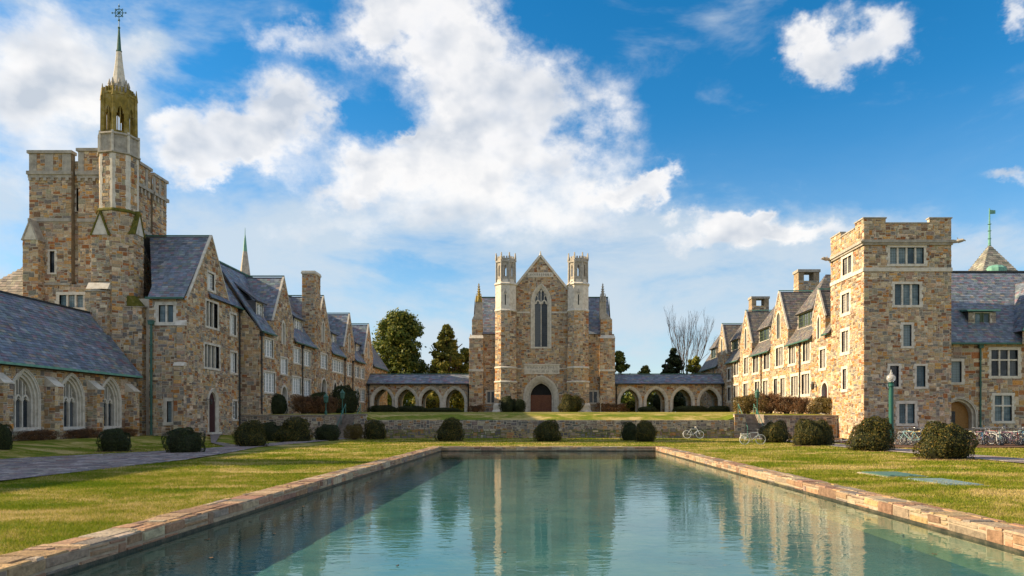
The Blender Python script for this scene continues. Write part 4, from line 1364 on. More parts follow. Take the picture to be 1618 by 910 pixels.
def dorm(sg, XA, D0, D1, gables, wins, lancets, doors, dormers, label, roofpal, trim, wstyle, pipes, ridgecol):
    t = thing('dormitory', (sg * (XA + 4), (D0 + D1) / 2, 2.1), label, 'building')
    z0, zE, slope = 1.9, 9.35, 1.5
    mk = east if sg < 0 else west
    S = (lambda y: y) if sg < 0 else (lambda y: -y)
    Xr = XA - .3 + (15.2 - 9.2) / slope
    top = []
    for yc, hw, zs, za in sorted(gables, reverse=True):
        top += [(S(yc + hw), zE), (S(yc + hw), zs), (S(yc), za), (S(yc - hw), zs), (S(yc - hw), zE)]
    poly = [(S(D0), z0), (S(D1), z0), (S(D1), zE)] + top + [(S(D0), zE)]
    w = mk(t, sg * XA, poly, cell=(.15, .115), reveal=.28)
    for r, lt in wins:
        window(w, *pxrect(w, *r), lt, style=wstyle, glass='blind' if wstyle == 'white' else 'curtain', bars=True, sur=.13 if wstyle == 'white' else .26, deep=.1 if wstyle == 'white' else .12)
    for r in lancets:
        s0, s1, a, b = pxrect(w, *r); c, hw = (s0 + s1) / 2, (s1 - s0) / 2
        lancet(w, c, a, max(.28, hw * .62), b - .75, .6, sur=.2, lights=2, deep=.18, sill=False, glass='glass_teal')
    for (r, mat) in doors:
        s0, s1, a, b = pxrect(w, *r)
        door(w, (s0 + s1) / 2, 2.12, (s1 - s0) / 2, b - .7, .55, mat=mat, sur=.2, steps=1, deep=.35)
    w.finish()
    near = front(t, D0, [(sg * XA, z0), (sg * (XA + 2.4), z0), (sg * (XA + 2.4), 12.4), (sg * XA, zE)], cell=(.15, .115)); near.finish()
    eave = (XA - .3, 9.2)
    ge = [D0 - .15] + [q for yc, hw, zs, za in sorted(gables) for q in (yc - hw, yc + hw)] + [D1]
    for i, (a, b) in enumerate(zip(ge[:-1], ge[1:])):
        f = 0.0 if i % 2 == 0 else .55                      # behind a gable the slope starts inside the wall
        if b - a > .1: roof(t, (sg * (eave[0] + f), a, 9.2 + f * slope), (sg * (eave[0] + f), b, 9.2 + f * slope), (sg * (Xr - eave[0] - f), 0, 6.0 - f * slope), sw=.38, ex=.25, pal=roofpal)
    Xb = 2 * Xr - eave[0]
    roof(t, (sg * Xb, D0 - .15, 9.2), (sg * Xb, D1, 9.2), (-sg * (Xr - eave[0]), 0, 6.0), sw=.6, ex=.5, pal=roofpal)
    strip(t, 'ridge', (sg * Xr, D0, 15.25), (sg * Xr, D1, 15.25), .2, .14, ridgecol)
    ys = [D0] + [q for yc, hw, zs, za in sorted(gables) for q in (yc - hw, yc + hw)] + [D1]
    for a, b in zip(ys[0::2], ys[1::2]):
        if b - a > .4: strip(t, 'gutter', (sg * (XA - .36), a, 9.14), (sg * (XA - .36), b, 9.14), .14, .12, 'copper_dark')
    for yc, hw, zs, za in gables:
        for q in (-1, 1):
            roof(t, (sg * (XA + .12), yc + q * hw, zs - .06), (sg * (Xr + .8), yc + q * hw, zs - .06), (0, -q * hw, za - zs), sw=.38, ex=.25, pal=roofpal)
        coping(w, 'coping', [(S(yc - hw - .05), zs - .1), (S(yc), za), (S(yc + hw + .05), zs - .1)], wd=.06, d0=-.10, d1=.07, mat=trim)
        strip(t, 'ridge', (sg * (XA - .05), yc, za + .06), (sg * (Xr + .2), yc, za + .06), .14, .1, ridgecol)
        run = (zs - 9.2) / slope + .3
        ch = front(t, yc - hw, [(sg * XA, zE - .6), (sg * (XA + run), zs - .1), (sg * XA, zs - .1)], cell=(.15, .115), name='gable_return'); ch.finish()
    box_part(t, 'core', 'mortar', tuple(sorted((sg * (XA + .5), sg * (Xb - .5)))) + (D0 + .1, D1 - .1, z0, 9.3))
    for q in (D0 + .3, D1 - .3):
        m = MB(); m.add([(sg * (XA + .3), q, 9.2), (sg * Xr, q, 15.0), (sg * (Xb - .3), q, 9.2)], [(0, 1, 2)]); m.build('end_gable', 'stone_plain', t)
    for (xp, xq, ya, yb), lt in dormers:
        Xd = XA + .75
        a, b = sorted((yx(xp, sg * Xd), yx(xq, sg * Xd))); Dm = (a + b) / 2
        dormer(t, sg, Xd, a, b, zy(yb, Dm), zy(ya, Dm), lt, 'white' if sg < 0 else 'green', eave, slope, sg > 0)
    for px, zt in pipes:
        Y = yx(px, sg * (XA - .1)); pipe(t, sg * (XA - .12), Y, 2.1, zt, 'iron' if px != 407 else 'copper_dark', .065)
    return t, w


gl = [(68.3, 2.75, 10.6, 15.0), (80.8, 3.0, 10.5, 15.3), (91.8, 2.55, 10.6, 14.95), (102.0, 2.6, 10.6, 14.95)]
wl_ = [((418, 431, 536, 564), 3), ((443, 453.5, 566, 591), 3), ((463.5, 474.5, 550, 574), 3), ((480, 490, 554.5, 578), 3),
       ((417, 434, 588.5, 620.5), 4), ((461.5, 475, 596.5, 622.5), 4), ((480, 490, 600, 625), 3), ((506, 516.5, 560, 582), 3),
       ((524.5, 542.5, 569, 588.5), 5), ((548, 555, 574.5, 594), 2), ((560.5, 567, 578.5, 596.5), 2), ((569, 575.5, 581, 598.5), 2), ((569, 576, 615, 635), 2), ((561, 567, 613, 634), 2)]
ll_ = [(444.5, 450.5, 507, 544), (507.5, 513, 507, 541), (549.5, 553.5, 527, 557), (580.5, 583.5, 540, 566)]
dl_ = [((445, 452.5, 610, 640), 'timber_dark'), ((508, 515, 601, 640), 'timber_dark')]
dml = [((405.5, 415, 479, 505), 2), ((465.5, 476.5, 505, 526), 3), ((524.5, 530.5, 529, 546), 2), ((562.5, 567.5, 544.5, 558), 2)]
DL, WL = dorm(-1, 24.1, 62.4, 114.5, gl, wl_, ll_, dl_, dml, 'long shaded stone dormitory on the left with four steep gables and white windows', SLATE, 'limestone', 'white', [(413.5, 9.1), (478, 9.1), (545, 9.1), (557.5, 9.1)], 'copper_dark')


def left_extras():
    t = DL
    # tall wall chimney
    x0, x1, y0, y1 = -25.35, -24.02, 77.4, 79.4
    for w_ in (front(t, y0, rectp(x0, x1, 9.2, 17.1), name='chimney'), east(t, x1, rectp(y0, y1, 2.0, 17.1), name='chimney'), west(t, x0, rectp(-y1, -y0, 9.2, 17.1), name='chimney')):
        w_.finish()
    box_part(t, 'chimney_core', 'mortar', (x0 + .02, x1 - .02, y0 + .02, y1 - .02, 9.2, 17.1))
    f = front(t, y0, rectp(-24.2, x1, 2, 9.2), name='chimney'); f.finish()
    box_part(t, 'chimney_cap', 'limestone', (x0 - .1, x1 + .1, y0 - .1, y1 + .1, 17.1, 17.28), (x0 - .05, x1 + .05, y0 - .05, y1 + .05, 17.28, 17.42))
    # loggia of two small arches, their shaded depth painted as dark plates
    m = MB(); g = MB()
    for pc in (529, 538.5):
        Y = yx(pc, -24.1)
        a = [(Y + .62, 2.2)] + arch(Y, 5.0, .62, .95, 7) + [(Y - .62, 2.2)]; b = [(Y + .9, 2.2)] + arch(Y, 5.0, .9, 1.25, 7) + [(Y - .9, 2.2)]
        WL.ring(m, a, b, -.02, .07); WL.plate(g, a[::-1], .0, .045)
    m.build('arch_surround', 'limestone', t); g.build('arch_shade_plate', 'painted_void', t)
    # distant fleche
    s = thing('church_spire', (-34.5, 85, 2), 'thin grey distant spire with green tip showing above the left roofs', 'spire')
    m = MB(); m.lathe((-34.5, 85, 0), [(1.3, 2), (1.3, 16.5), (1.0, 17.2), (.62, 18.2), (.24, 21.2)], 8, .5); m.build('shaft', 'limestone_grey', s)
    m = MB(); m.lathe((-34.5, 85, 0), [(.24, 21.15), (.12, 22.6), (.04, 23.2), (.02, 24.0)], 8, .5); m.build('tip', 'copper', s)


left_extras()

gr = [(66.7, 1.5, 11.0, 13.5), (77.8, 2.8, 11.0, 15.3), (90.4, 2.6, 10.9, 15.1), (102.2, 2.5, 10.7, 15.0)]
wr_ = [((1226.5, 1237.5, 549, 578), 3), ((1247, 1256.5, 544.5, 574.5), 3), ((1269, 1280, 539.5, 570.5), 3), ((1296, 1304.5, 552, 581.5), 2),
       ((1190, 1198.5, 561, 588.5), 2), ((1207, 1216, 557.5, 583), 2), ((1176, 1182.5, 565, 590.5), 2), ((1160, 1167, 571.5, 592.5), 2),
       ((1159.5, 1166.5, 609, 632), 2), ((1175, 1182, 606, 631), 2), ((1193, 1200.5, 603, 628), 2), ((1206, 1213.5, 601.5, 627.5), 2),
       ((1223, 1229, 598.5, 625.5), 1), ((1233.5, 1240.5, 597.5, 625.5), 2), ((1250.5, 1261, 594.5, 625), 3), ((1267, 1279.5, 591, 622.5), 3), ((1150, 1155, 583, 600), 1), ((1150, 1155, 612, 633), 1)]
lr_ = [(1226, 1235, 492, 535), (1291, 1297, 497, 535), (1176, 1181.5, 517, 551), (1139, 1143, 533, 560)]
dr_ = [((1299, 1308, 604, 640), 'door_maroon')]
dmr = [((1262, 1285, 494, 517), 3), ((1200.5, 1216, 520, 538.5), 3), ((1156.5, 1167, 538, 552.5), 3), ((1124, 1131.5, 551.5, 566), 2)]
DR, WR = dorm(1, 25.5, 63.9, 116, gr, wr_, lr_, dr_, dmr, 'long sunlit stone dormitory on the right with steep gables and hipped dormers', SLATE_SUN_BROWN, 'limestone', 'stone', [(1202.5, 9.1), (1263.5, 9.1)], 'copper')


def right_extras():
    t = DR
    for x, y in ((29.6, 81), (29.6, 98.7)):
        hx, hy, zb, zt = 1.15, .75, 14.0, 18.2
        c = thing('chimney', (x, y, zb), 'low stone chimney with an open flue arch, ' + ('the nearer one' if y < 90 else 'the farther one') + ' on the right dormitory ridge', 'chimney')
        m = MB()
        op0, op1 = 16.9, 17.85
        front(c, y - hy, rectp(x - hx, x + hx, zb, op0), name='stack').finish()
        west(c, x - hx, rectp(-(y + hy), -(y - hy), zb, op0), name='stack').finish()
        m.box(x - hx + .02, x + hx - .02, y - hy + .02, y + hy - .02, zb, op0 - .01)
        for q in ((x - hx, x - hx + .6), (x + hx - .6, x + hx)): m.box(q[0], q[1], y - hy, y + hy, op0, op1)
        m.build('stack_core', 'stone_plain', c)
        box_part(c, 'cap', 'limestone_grey', (x - hx - .1, x + hx + .1, y - hy - .1, y + hy + .1, op1, op1 + .3))
    m = MB()
    X = 25.5; Y = yx(1290, X)
    m.tube((X, Y, 5.0), (X - .3, Y, 5.05), .025); m.lathe((X - .35, Y, 4.35), [(.06, 0), (.14, .08), (.17, .5), (.03, .75)], 6)
    m.build('wall_lantern', 'iron', t)


right_extras()


def right_tower():
    t = thing('battlemented_tower', (29, 60.5, 0), 'square stone tower on the right with battlements, gargoyles and sunlit left face', 'tower')
    X, D, Db = 25.5, 57.4, 63.9
    x1 = sx(1503, D)
    zt, zc = 17.05, 17.45
    w = front(t, D, rectp(X, x1, -.1, zt), pieces=300)
    s = west(t, X, rectp(-Db, -D, -.1, zt), pieces=160)
    window(w, *pxrect(w, 1406, 1459.5, 391, 417), 4, sur=.2, glass='blind')
    window(w, *pxrect(w, 1413.5, 1452.5, 449, 482), 3, sur=.2, glass='blind')
    window(w, *pxrect(w, 1427, 1440, 513, 547), 1, sur=.17, glass='blind')
    window(w, *pxrect(w, 1448, 1462, 578, 611), 1, sur=.17, glass='blind')
    window(w, *pxrect(w, 1406, 1420, 578, 611), 1, sur=.17, glass='glass')
    window(w, *pxrect(w, 1420.5, 1445, 638, 669), 2, sur=.2, glass='blind')
    for r in ((1332, 1346, 406, 433), (1330.5, 1342.5, 464, 494), (1330.5, 1341, 523, 556)):
        window(s, *pxrect(s, *r), 2, sur=.28, glass='curtain', deep=.1)
    window(s, *pxrect(s, 1332, 1338, 583, 615), 1, sur=.24, glass='curtain', deep=.1)
    lim = MB(); grey = MB()
    for q, a, b in ((w, X - .12, x1 + .06), (s, -Db, -D + .12)):
        band(q, lim, a, b, 13.28, 13.58, .09)
        band(q, grey, a - .05, b + .05, 15.52, 15.74, .26); band(q, grey, a, b, 15.36, 15.52, .16)
    e = (x1 - X) / 4
    mer = []
    for a, b in ((X, X + e * 1.0), (x1 - e, x1)):
        q = front(t, D, rectp(a, b, zt, zc), name='merlon'); q.finish(); mer.append((a, b))
        grey.box(a - .06, b + .06, D - .08, D + .45, zc, zc + .10)
    for a, b in ((-Db, -Db + 2.1), (-D - 1.6, -D)):
        q = west(t, X, rectp(a, b, zt, zc), name='merlon'); q.finish()
        grey.box(X - .08, X + .45, -b - .02, -a + .02, zc + .004, zc + .105)
    grey.box(X + e, x1 - e, D - .08, D + .45, zt, zt + .10)
    grey.box(X - .08, X + .45, D + 1.6, Db - 2.1, zt + .003, zt + .103)
    w.finish(); s.finish()
    lim.build_each('string_course', 'limestone', t); grey.build_each('parapet_stone', 'limestone_grey', t)
    box_part(t, 'core', 'mortar', (X + .5, x1 - .01, D + .5, Db - .01, -.1, 16.2), (X + .02, x1 - .02, D + .36, D + .4, 16, zt), (X + .36, X + .4, D + .1, Db - .05, 16, zt), (x1 - .4, x1 - .01, D + .02, Db - .02, 0, zt))
    box_part(t, 'merlon_core', 'mortar', (X + .02, X + e - .02, D + .02, D + .36, zt, zc), (x1 - e + .02, x1 - .02, D + .02, D + .36, zt, zc), (X + .02, X + .36, D + .4, D + 1.55, zt, zc), (X + .02, X + .36, Db - 2.05, Db - .1, zt, zc))
    for (px, py), dirv in (((x1, D), (.75, -.35)), ((X, Db - .2), (-.85, -.15)), ((X, D), (-.5, -.5))):
        g = MB(); d = Vector((*dirv, 0)); b = Vector((px, py, 15.62))
        if (px, py) == (X, D): d = d * .5
        g.tube(b - d * .3, b + d * .6, .16, .13, n=6); g.tube(b + d * .55, b + d * 1.0 + Vector((0, 0, .06)), .17, .13, n=6)
        g.tube(b + d * .9 + Vector((0, 0, .1)), b + d * 1.2 + Vector((0, 0, -.02)), .09, .05, n=5)
        g.tube(b + d * .6 + Vector((0, 0, .1)), b + d * .5 + Vector((0, 0, .3)), .06, .02, n=4)
        g.build('gargoyle', 'limestone_grey', t)


right_tower()


def right_wing():
    t = thing('slate_roofed_wing', (36, 65, 0), 'two-storey stone wing at the right edge under a big slate roof with a dormer', 'building')
    D = 61.0
    x0, x1 = sx(1503, 57.4) - .3, 46.0
    zE = zy(543, D)
    w = front(t, D, rectp(x0, x1, -.1, zE), pieces=300, cell=(.19, .14))
    window(w, *pxrect(w, 1566, 1608, 553, 594), 3, transoms=(.62,), sur=.22, glass='glass')
    window(w, *pxrect(w, 1571.5, 1598.5, 625, 665), 2, transoms=(.6,), sur=.22, glass='blind')
    window(w, *pxrect(w, 1500, 1519, 571, 604), 1, sur=.2, glass='blind')
    for k in (1, 2):
        window(w, 41.5 + k * 2 - 2, 42.6 + k * 2 - 2, 4.6, 6.6, 2, sur=.2)
    door(w, sx(1516, D), .15, sx(1528, D) - sx(1506, D), 1.9, 1.25, mat='oak', sur=.35, steps=2, deep=.7)
    w.finish()
    g = MB(); c = sx(1516, D) - .25
    w.box(g, c - .55, c + .25, .9, 2.3, -.66, -.62); g.build('door_glass', 'glass', t)
    run, rise = 5.4, 7.0
    roof(t, (x0, D - .35, zE), (x1, D - .35, zE), (0, run, rise), sw=.36, ex=.21, pieces=300)
    roof(t, (x0, D - .35 + 2 * run, zE), (x1, D - .35 + 2 * run, zE), (0, -run, rise), sw=.6, ex=.5)
    strip(t, 'ridge', (x0, D - .35 + run, zE + rise + .05), (x1, D - .35 + run, zE + rise + .05), .2, .14, 'iron')
    strip(t, 'gutter', (x0, D - .42, zE - .02), (x1, D - .42, zE - .02), .16, .15, 'copper_dark')
    pipe(t, sx(1548, D), D - .12, .1, zE - .1, 'copper_dark', .075)
    box_part(t, 'core', 'mortar', (x0, x1, D + .85, D + 2 * run - 1, -.1, zE - .05))
    # dormer of the roof
    dz0, dz1 = zy(526, 62.3), zy(495, 62.3); a, b = sx(1537, 62.3), sx(1562, 62.3); yd = 62.1
    f = front(t, yd, rectp(a - .5, b + .5, dz0 - .2, dz1 + .05), cell=(.28, .12), pal=SLATE_STONE, name='dormer_face')
    window(f, a, b, dz0, dz1, 2, style='green', sur=.05, deep=.05, glass='blind', bars=False)
    f.finish()
    m = MB()
    m.hexa([(a - .75, yd - .3, dz1 + .12), (b + .75, yd - .3, dz1 + .12), (b + .75, yd + 2.6, dz1 + .45), (a - .75, yd + 2.6, dz1 + .45), (a - .75, yd - .3, dz1 + .26), (b + .75, yd - .3, dz1 + .26), (b + .75, yd + 2.6, dz1 + .56), (a - .75, yd + 2.6, dz1 + .56)])
    m.build('dormer_roof', 'copper', t)
    m = MB()
    for xx in (a - .5, b + .42): m.hexa([(xx, yd + .03, dz0 - .3), (xx + .08, yd + .03, dz0 - .3), (xx + .08, yd + 2.0, dz1), (xx, yd + 2.0, dz1), (xx, yd + .03, dz1 + .1), (xx + .08, yd + .03, dz1 + .1), (xx + .08, yd + 2.1, dz1 + .3), (xx, yd + 2.1, dz1 + .3)])
    m.build_each('dormer_cheek', 'slate_base', t)
    # cross roof at the frame's edge
    xc = sx(1625, 61) + 1.6
    for q in (-1, 1):
        hw = 2.6
        roof(t, (xc + q * hw, D - .8, zE + 1.0), (xc + q * hw, D + 6, zE + 1.0), (-q * hw, 0, 4.8), sw=.36, ex=.21, name='gable_roof')
    strip(t, 'valley', (xc - 2.6, D - .8, zE + 1.0), (xc, D - .8, zE + 5.8), .1, .1, 'copper')
    g = front(t, D - .6, [(xc - 2.5, zE - .1), (xc + 2.5, zE - .1), (xc + 2.5, zE + 1), (xc, zE + 5.6), (xc - 2.5, zE + 1)], name='gable'); g.finish()
    # pyramid-roofed cupola behind the ridge
    c = thing('cupola', (46.2, 75, 0), 'pale pyramid-roofed stone cupola with green copper weathervane behind the right roof ridge', 'cupola')
    Dc = 75; xc = sx(1563.5, Dc); zb, za = zy(440, Dc), zy(386, Dc); hw = 2.0
    for dx, dy in ((0, -1), (1, 0), (0, 1), (-1, 0)):
        A = Vector((xc - hw * abs(dy) + dx * hw, Dc - hw * abs(dx) + dy * hw, zb)); B = Vector((xc + hw * abs(dy) + dx * hw, Dc + hw * abs(dx) + dy * hw, zb))
        Sv = Vector((-dx * hw, -dy * hw, za - zb))
        roof(c, A, B, Sv, clip=[(0, 0), (2 * hw, 0), (hw, Sv.length)], pal=SLATE_GREY, mat='stone_slate', sw=.45, ex=.28)
    box_part(c, 'body', 'stone_plain', (xc - hw + .3, xc + hw - .3, Dc - hw + .3, Dc + hw - .3, 0, zb))
    m = MB(); m.lathe((sx(1557, Dc) , Dc - 1.7, zb - .1), [(.95, 0), (.95, .75), (.7, 1.0), (.1, 1.15)], 10); m.build('copper_vent', 'copper', c)
    m = MB(); m.tube((xc, Dc, za - .3), (xc, Dc, zy(329, Dc)), .13, .05, n=6)
    for zz in (.5, 1.3, 2.0): m.lathe((xc, Dc, za + zz), [(.05, 0), (.2, .08), (.05, .16)], 6)
    zf = zy(333, Dc); m.hexa([(xc, Dc - .02, zf - .35), (xc + .6, Dc - .02, zf - .3), (xc + .6, Dc + .02, zf - .3), (xc, Dc + .02, zf - .35), (xc, Dc - .02, zf + .1), (xc + .6, Dc - .02, zf + .05), (xc + .6, Dc + .02, zf + .05), (xc, Dc + .02, zf + .1)])
    m.build('weathervane', 'copper', c)


right_wing()


def dining_hall():
    t = thing('great_hall', (0, 104, 2.5), 'tall gabled stone hall at the centre with twin octagonal turrets and great pointed window', 'building')
    D = 100.0; B0 = 2.3
    X = lambda px, d=D: sx(px, d)
    Z = lambda py, d=D: zy(py, d)
    za = Z(405); hw = X(897); k = 1.25
    zs = za - hw * k
    w = front(t, D, [(-hw, B0), (hw, B0), (hw, zs), (0, za), (-hw, zs)], cell=(.15, .115), reveal=.5)
    lancet(w, X(855), Z(548), .86, Z(478), 2.0, sur=.5, lights=2, tracery=True, steps=3, deep=.4, glass='glass', name='great_window')
    door(w, X(855), B0 + .32, 1.48, Z(627), Z(605) - Z(627), mat='door_wood', sur=.95, steps=4, deep=1.0, leaves=2)
    lim = MB()
    for y0, y1, d in ((430.5, 437.5, .05),):
        a = (za - Z((y0 + y1) / 2)) / k - .25; w.box(lim, -a, a, Z(y1), Z(y0), -.05, d); w.block(rectp(-a, a, Z(y1), Z(y0)))
    band(w, lim, -hw, -1.45, Z(495), Z(492.5), .06); band(w, lim, 1.55, hw, Z(495), Z(492.5), .06)
    band(w, lim, -hw, hw, Z(583), Z(581.5), .06)
    pa, pb, pc, pd = X(829), X(884), Z(591), Z(577)
    w.box(lim, pa, pb, pc, pd, -.05, .07); w.block(rectp(pa, pb, pc, pd)); w.box(lim, pa - .12, pb + .12, pd, pd + .18, -.05, .16)
    lim.build_each('trim_stone', 'limestone', t)
    # two-line inscription and frieze: made-up strokes, carving shade put into dark colour
    m = MB()
    for row, (x0, x1) in enumerate(((pa + .35, pb - .75), (pa + .75, pb - .25))):
        z1 = pd - .14 - row * .52; x = x0
        while x < x1:
            if R.random() < .16: x += .14; continue
            lw_ = R.uniform(.10, .17)
            w.box(m, x, x + .035, z1 - .34, z1, .06, .076)
            if R.random() < .7: w.box(m, x + lw_ - .03, x + lw_, z1 - .34, z1 - R.choice((0, 0, .15)), .06, .0755)
            q = R.choice((0, .15, .31)); w.box(m, x, x + lw_, z1 - q - .03, z1 - q, .06, .0765)
            x += lw_ + .07
    a = (za - Z(434)) / k - .6; x = -a
    while x < a:
        w.box(m, x, x + .05, Z(436), Z(432), .04, .057); w.box(m, x, x + .15, Z(434.3), Z(433.8), .04, .0575); x += R.uniform(.2, .3)
    m.build('inscription', 'letter_shade', t)
    w.finish()
    coping(w, 'coping', [(-hw - .1, zs - .1), (0, za), (hw + .1, zs - .1)], wd=.24, d0=-.5, d1=.2)
    m = MB(); m.lathe((0, D - .05, za), [(.18, .1), (.12, .3), (.05, .7)], 6); m.build('finial', 'limestone', t)
    # hall body and roof
    for q in (-1, 1):
        roof(t, (q * (hw + .1), D + .1, zs - .1), (q * (hw + .1), D + 34, zs - .1), (-q * (hw + .1), 0, za - zs), sw=.5, ex=.35)
    box_part(t, 'core', 'mortar', (-hw + .02, hw - .02, D + 1.3, D + 34, B0, zs - .05))
    # side bays
    for q in (-1, 1):
        xa, xb = (X(742), X(786)) if q < 0 else (X(926), X(971))
        s = front(t, D + .6, rectp(xa + .3, xb, B0, Z(527)), cell=(.15, .115))
        window(s, *pxrect(s, *((770, 781, 619, 636) if q < 0 else (931, 943.5, 619, 636))), 2, sur=.2)
        m = MB(); band(s, m, xa + .3, xb, B0, B0 + .45, .18); band(s, m, xa + .3, xb, B0 + 1.0, B0 + 1.18, .10); m.build('plinth', 'limestone_grey', t)
        s.finish()
        rx0, rx1 = (xa + .5, X(790)) if q < 0 else (X(920), xb - .5)
        zr, ze = Z(470, 104.2), Z(527)
        roof(t, (rx0, D + .4, ze), (rx1, D + .4, ze), (0, 3.8, zr - ze), sw=.45, ex=.3)
        roof(t, (rx0, D + 8.0, ze), (rx1, D + 8.0, ze), (0, -3.8, zr - ze), sw=.6, ex=.5)
        m = MB(); xo = xa + .35 if q < 0 else xb - .35
        m.add([(xo, D + .7, ze), (xo, D + 8, ze), (xo, D + 4.2, zr)], [(0, 1, 2)]); m.build('side_gable', 'stone_plain', t)
        strip(t, 'ridge', (rx0, D + 4.2, zr + .04), (rx1, D + 4.2, zr + .04), .16, .12, 'copper_dark')
        box_part(t, 'core', 'mortar', (min(xa, xb) + .3, max(xa, xb) - .3, D + 1.1, D + 8, B0, ze))
        out = (west if q < 0 else east)
        ox = xa + .05 if q < 0 else xb - .05
        o = out(t, ox, rectp(*( (-(D + 9), -(D + .3)) if q < 0 else (D + .3, D + 9)), B0, Z(527)), cell=(.3, .22)); o.finish()
        # outer pier with pinnacle
        pa_, pb_ = (X(742), X(763.5)) if q < 0 else (X(948), X(971))
        bz, mz, tz = Z(535), Z(505), Z(476)
        b = front(t, D - .4, rectp(pa_, pb_, B0, bz), cell=(.15, .115), name='pier'); b.finish()
        b = west(t, pa_, rectp(-(D + .6), -(D - .4), B0, bz), cell=(.15, .115), name='pier_side'); b.finish()
        b = east(t, pb_, rectp(D - .4, D + .6, B0, bz), cell=(.15, .115), name='pier_side'); b.finish()
        m = MB()
        m.hexa([(pa_ - .08, D - .5, bz), (pb_ + .08, D - .5, bz), (pb_ + .08, D + .5, bz), (pa_ - .08, D + .5, bz), (pa_ + .12, D - .2, bz + .45), (pb_ - .05, D - .2, bz + .45), (pb_ - .05, D + .5, bz + .45), (pa_ + .12, D + .5, bz + .45)])
        m.box(pa_ - .07, pb_ + .07, D - .47, D + .5, Z(587), Z(583.5))
        m.build('pier_offset', 'limestone', t)
        ua, ub = (X(746), X(762)) if q < 0 else (X(949), X(967))
        b = front(t, D - .1, rectp(ua, ub, bz + .4, mz), cell=(.15, .115), name='pier'); b.finish()
        b = west(t, ua, rectp(-(D + .6), -(D - .1), bz + .4, mz), name='pier_side'); b.finish()
        b = east(t, ub, rectp(D - .1, D + .6, bz + .4, mz), name='pier_side'); b.finish()
        m = MB(); pc_ = X(756.5) if q < 0 else X(952.5)
        m.hexa([(ua, D - .15, mz), (ub, D - .15, mz), (ub, D + .6, mz), (ua, D + .6, mz), (pc_ - .5, D - .05, mz + .9), (pc_ + .5, D - .05, mz + .9), (pc_ + .5, D + .5, mz + .9), (pc_ - .5, D + .5, mz + .9)])
        m.box(pc_ - .46, pc_ + .46, D - .06, D + .6, mz, tz)
        m.build('pinnacle_shaft', 'limestone_grey', t)
        m = MB()
        for dx in (-.34, .34):
            m.tube((pc_ + dx, D - .2, tz - .1), (pc_ + dx, D - .2, tz + 1.0), .14, .03, n=4)
        m.tube((pc_, D + .1, tz - .1), (pc_, D + .1, tz + 2.2), .32, .05, n=4)
        for i in range(6):
            z_ = tz + .3 + i * .33; r_ = .32 - .045 * i
            for ax in range(4):
                aa = math.pi / 2 * ax + .78
                e = Vector((pc_ + r_ * math.cos(aa), D + .1 + r_ * math.sin(aa), z_)); m.tube(e, e + Vector((.12 * math.cos(aa), .12 * math.sin(aa), .10)), .07, .04, n=4)
        m.lathe((pc_, D + .1, tz + 2.15), [(.03, 0), (.13, .1), (.05, .25), (.02, .4)], 6)
        m.build('pinnacle', 'mossy_stone' if q < 0 else 'limestone_grey', t)
    # twin octagonal turrets
    for q in (-1, 1):
        cx, cy = (X(799, 98.5), 98.9) if q < 0 else (X(913.5, 98.5), 98.9)
        r = 1.50
        tw = MB()

        def ring(r_, z0, z1, mat, stone, nm):
            for i in range(8):
                a0, a1 = math.radians(45 * i + 22.5), math.radians(45 * (i + 1) + 22.5)
                p0 = Vector((cx + r_ * math.cos(a0), cy + r_ * math.sin(a0), 0)); p1 = Vector((cx + r_ * math.cos(a1), cy + r_ * math.sin(a1), 0))
                if (p0 + p1).y / 2 > cy + .6 * r_: continue
                w_ = Wall(t, p0, p1 - p0, rectp(0, (p1 - p0).length, z0, z1), cell=(.15, .115), name=nm)
                if not stone: w_.plain = mat
                yield w_, (p1 - p0).length
        qz = MB()
        for z0, z1, rr in ((B0, Z(606), r + .10), (Z(603), Z(584), r + .03), (Z(581), Z(495), r)):
            for w_, L in ring(rr, z0, z1, '', True, 'turret_wall'):
                w_.finish()
        L8 = MB()
        o8 = (cx, cy, 0)
        for zc_, ex_ in ((Z(604.5), .2), (Z(582.5), .14), (Z(494), .12), (Z(453), .16)):
            L8.lathe(o8, [(r + .02, zc_ - .16), (r + ex_, zc_ - .08), (r + ex_, zc_ + .04), (r - .02, zc_ + .2)], 8, .5)
        L8.lathe(o8, [(r, Z(494)), (r, Z(453))], 8, .5)
        L8.lathe(o8, [(r - .08, Z(452)), (r - .16, Z(447)), (r - .18, Z(444))], 8, .5)
        L8.lathe(o8, [(r + .5, B0), (r + .5, B0 + .35), (r + .3, B0 + .6), (r + .3, B0 + 1.2), (r + .12, B0 + 1.5)], 8, .5)
        L8.build_each('turret_band', 'limestone', t)
        lan = MB(); r2 = r - .18
        zb, zt = Z(446), Z(418)
        for i in range(8):
            a0, a1 = math.radians(45 * i + 22.5), math.radians(45 * (i + 1) + 22.5)
            p0 = Vector((cx + r2 * math.cos(a0), cy + r2 * math.sin(a0), 0)); p1 = Vector((cx + r2 * math.cos(a1), cy + r2 * math.sin(a1), 0))
            o_ = Vector((math.cos(a0), math.sin(a0), 0))
            lan.tube(p0 + Vector((0, 0, zb - .3)), p0 + Vector((0, 0, zt + .1)), .17, .14, n=5)
            lan.tube(p0 + o_ * .08 + Vector((0, 0, zt + .2)), p0 + o_ * .08 + Vector((0, 0, Z(404.5))), .15, .08, n=4)
            w_ = Wall(t, p0, p1 - p0, rectp(0, 1, 0, 1)); L = (p1 - p0).length; c_ = L / 2
            w_.ring(lan, [(c_ + .13, zb + .4)] + arch(c_, zt - .75, .13, .35, 4) + [(c_ - .13, zb + .4)], [(L - .05, zb + .4)] + [(L - .05 - (L - .1) * j / 8, zt - .12) for j in range(9)] + [(.05, zb + .4)], -.12, .0)
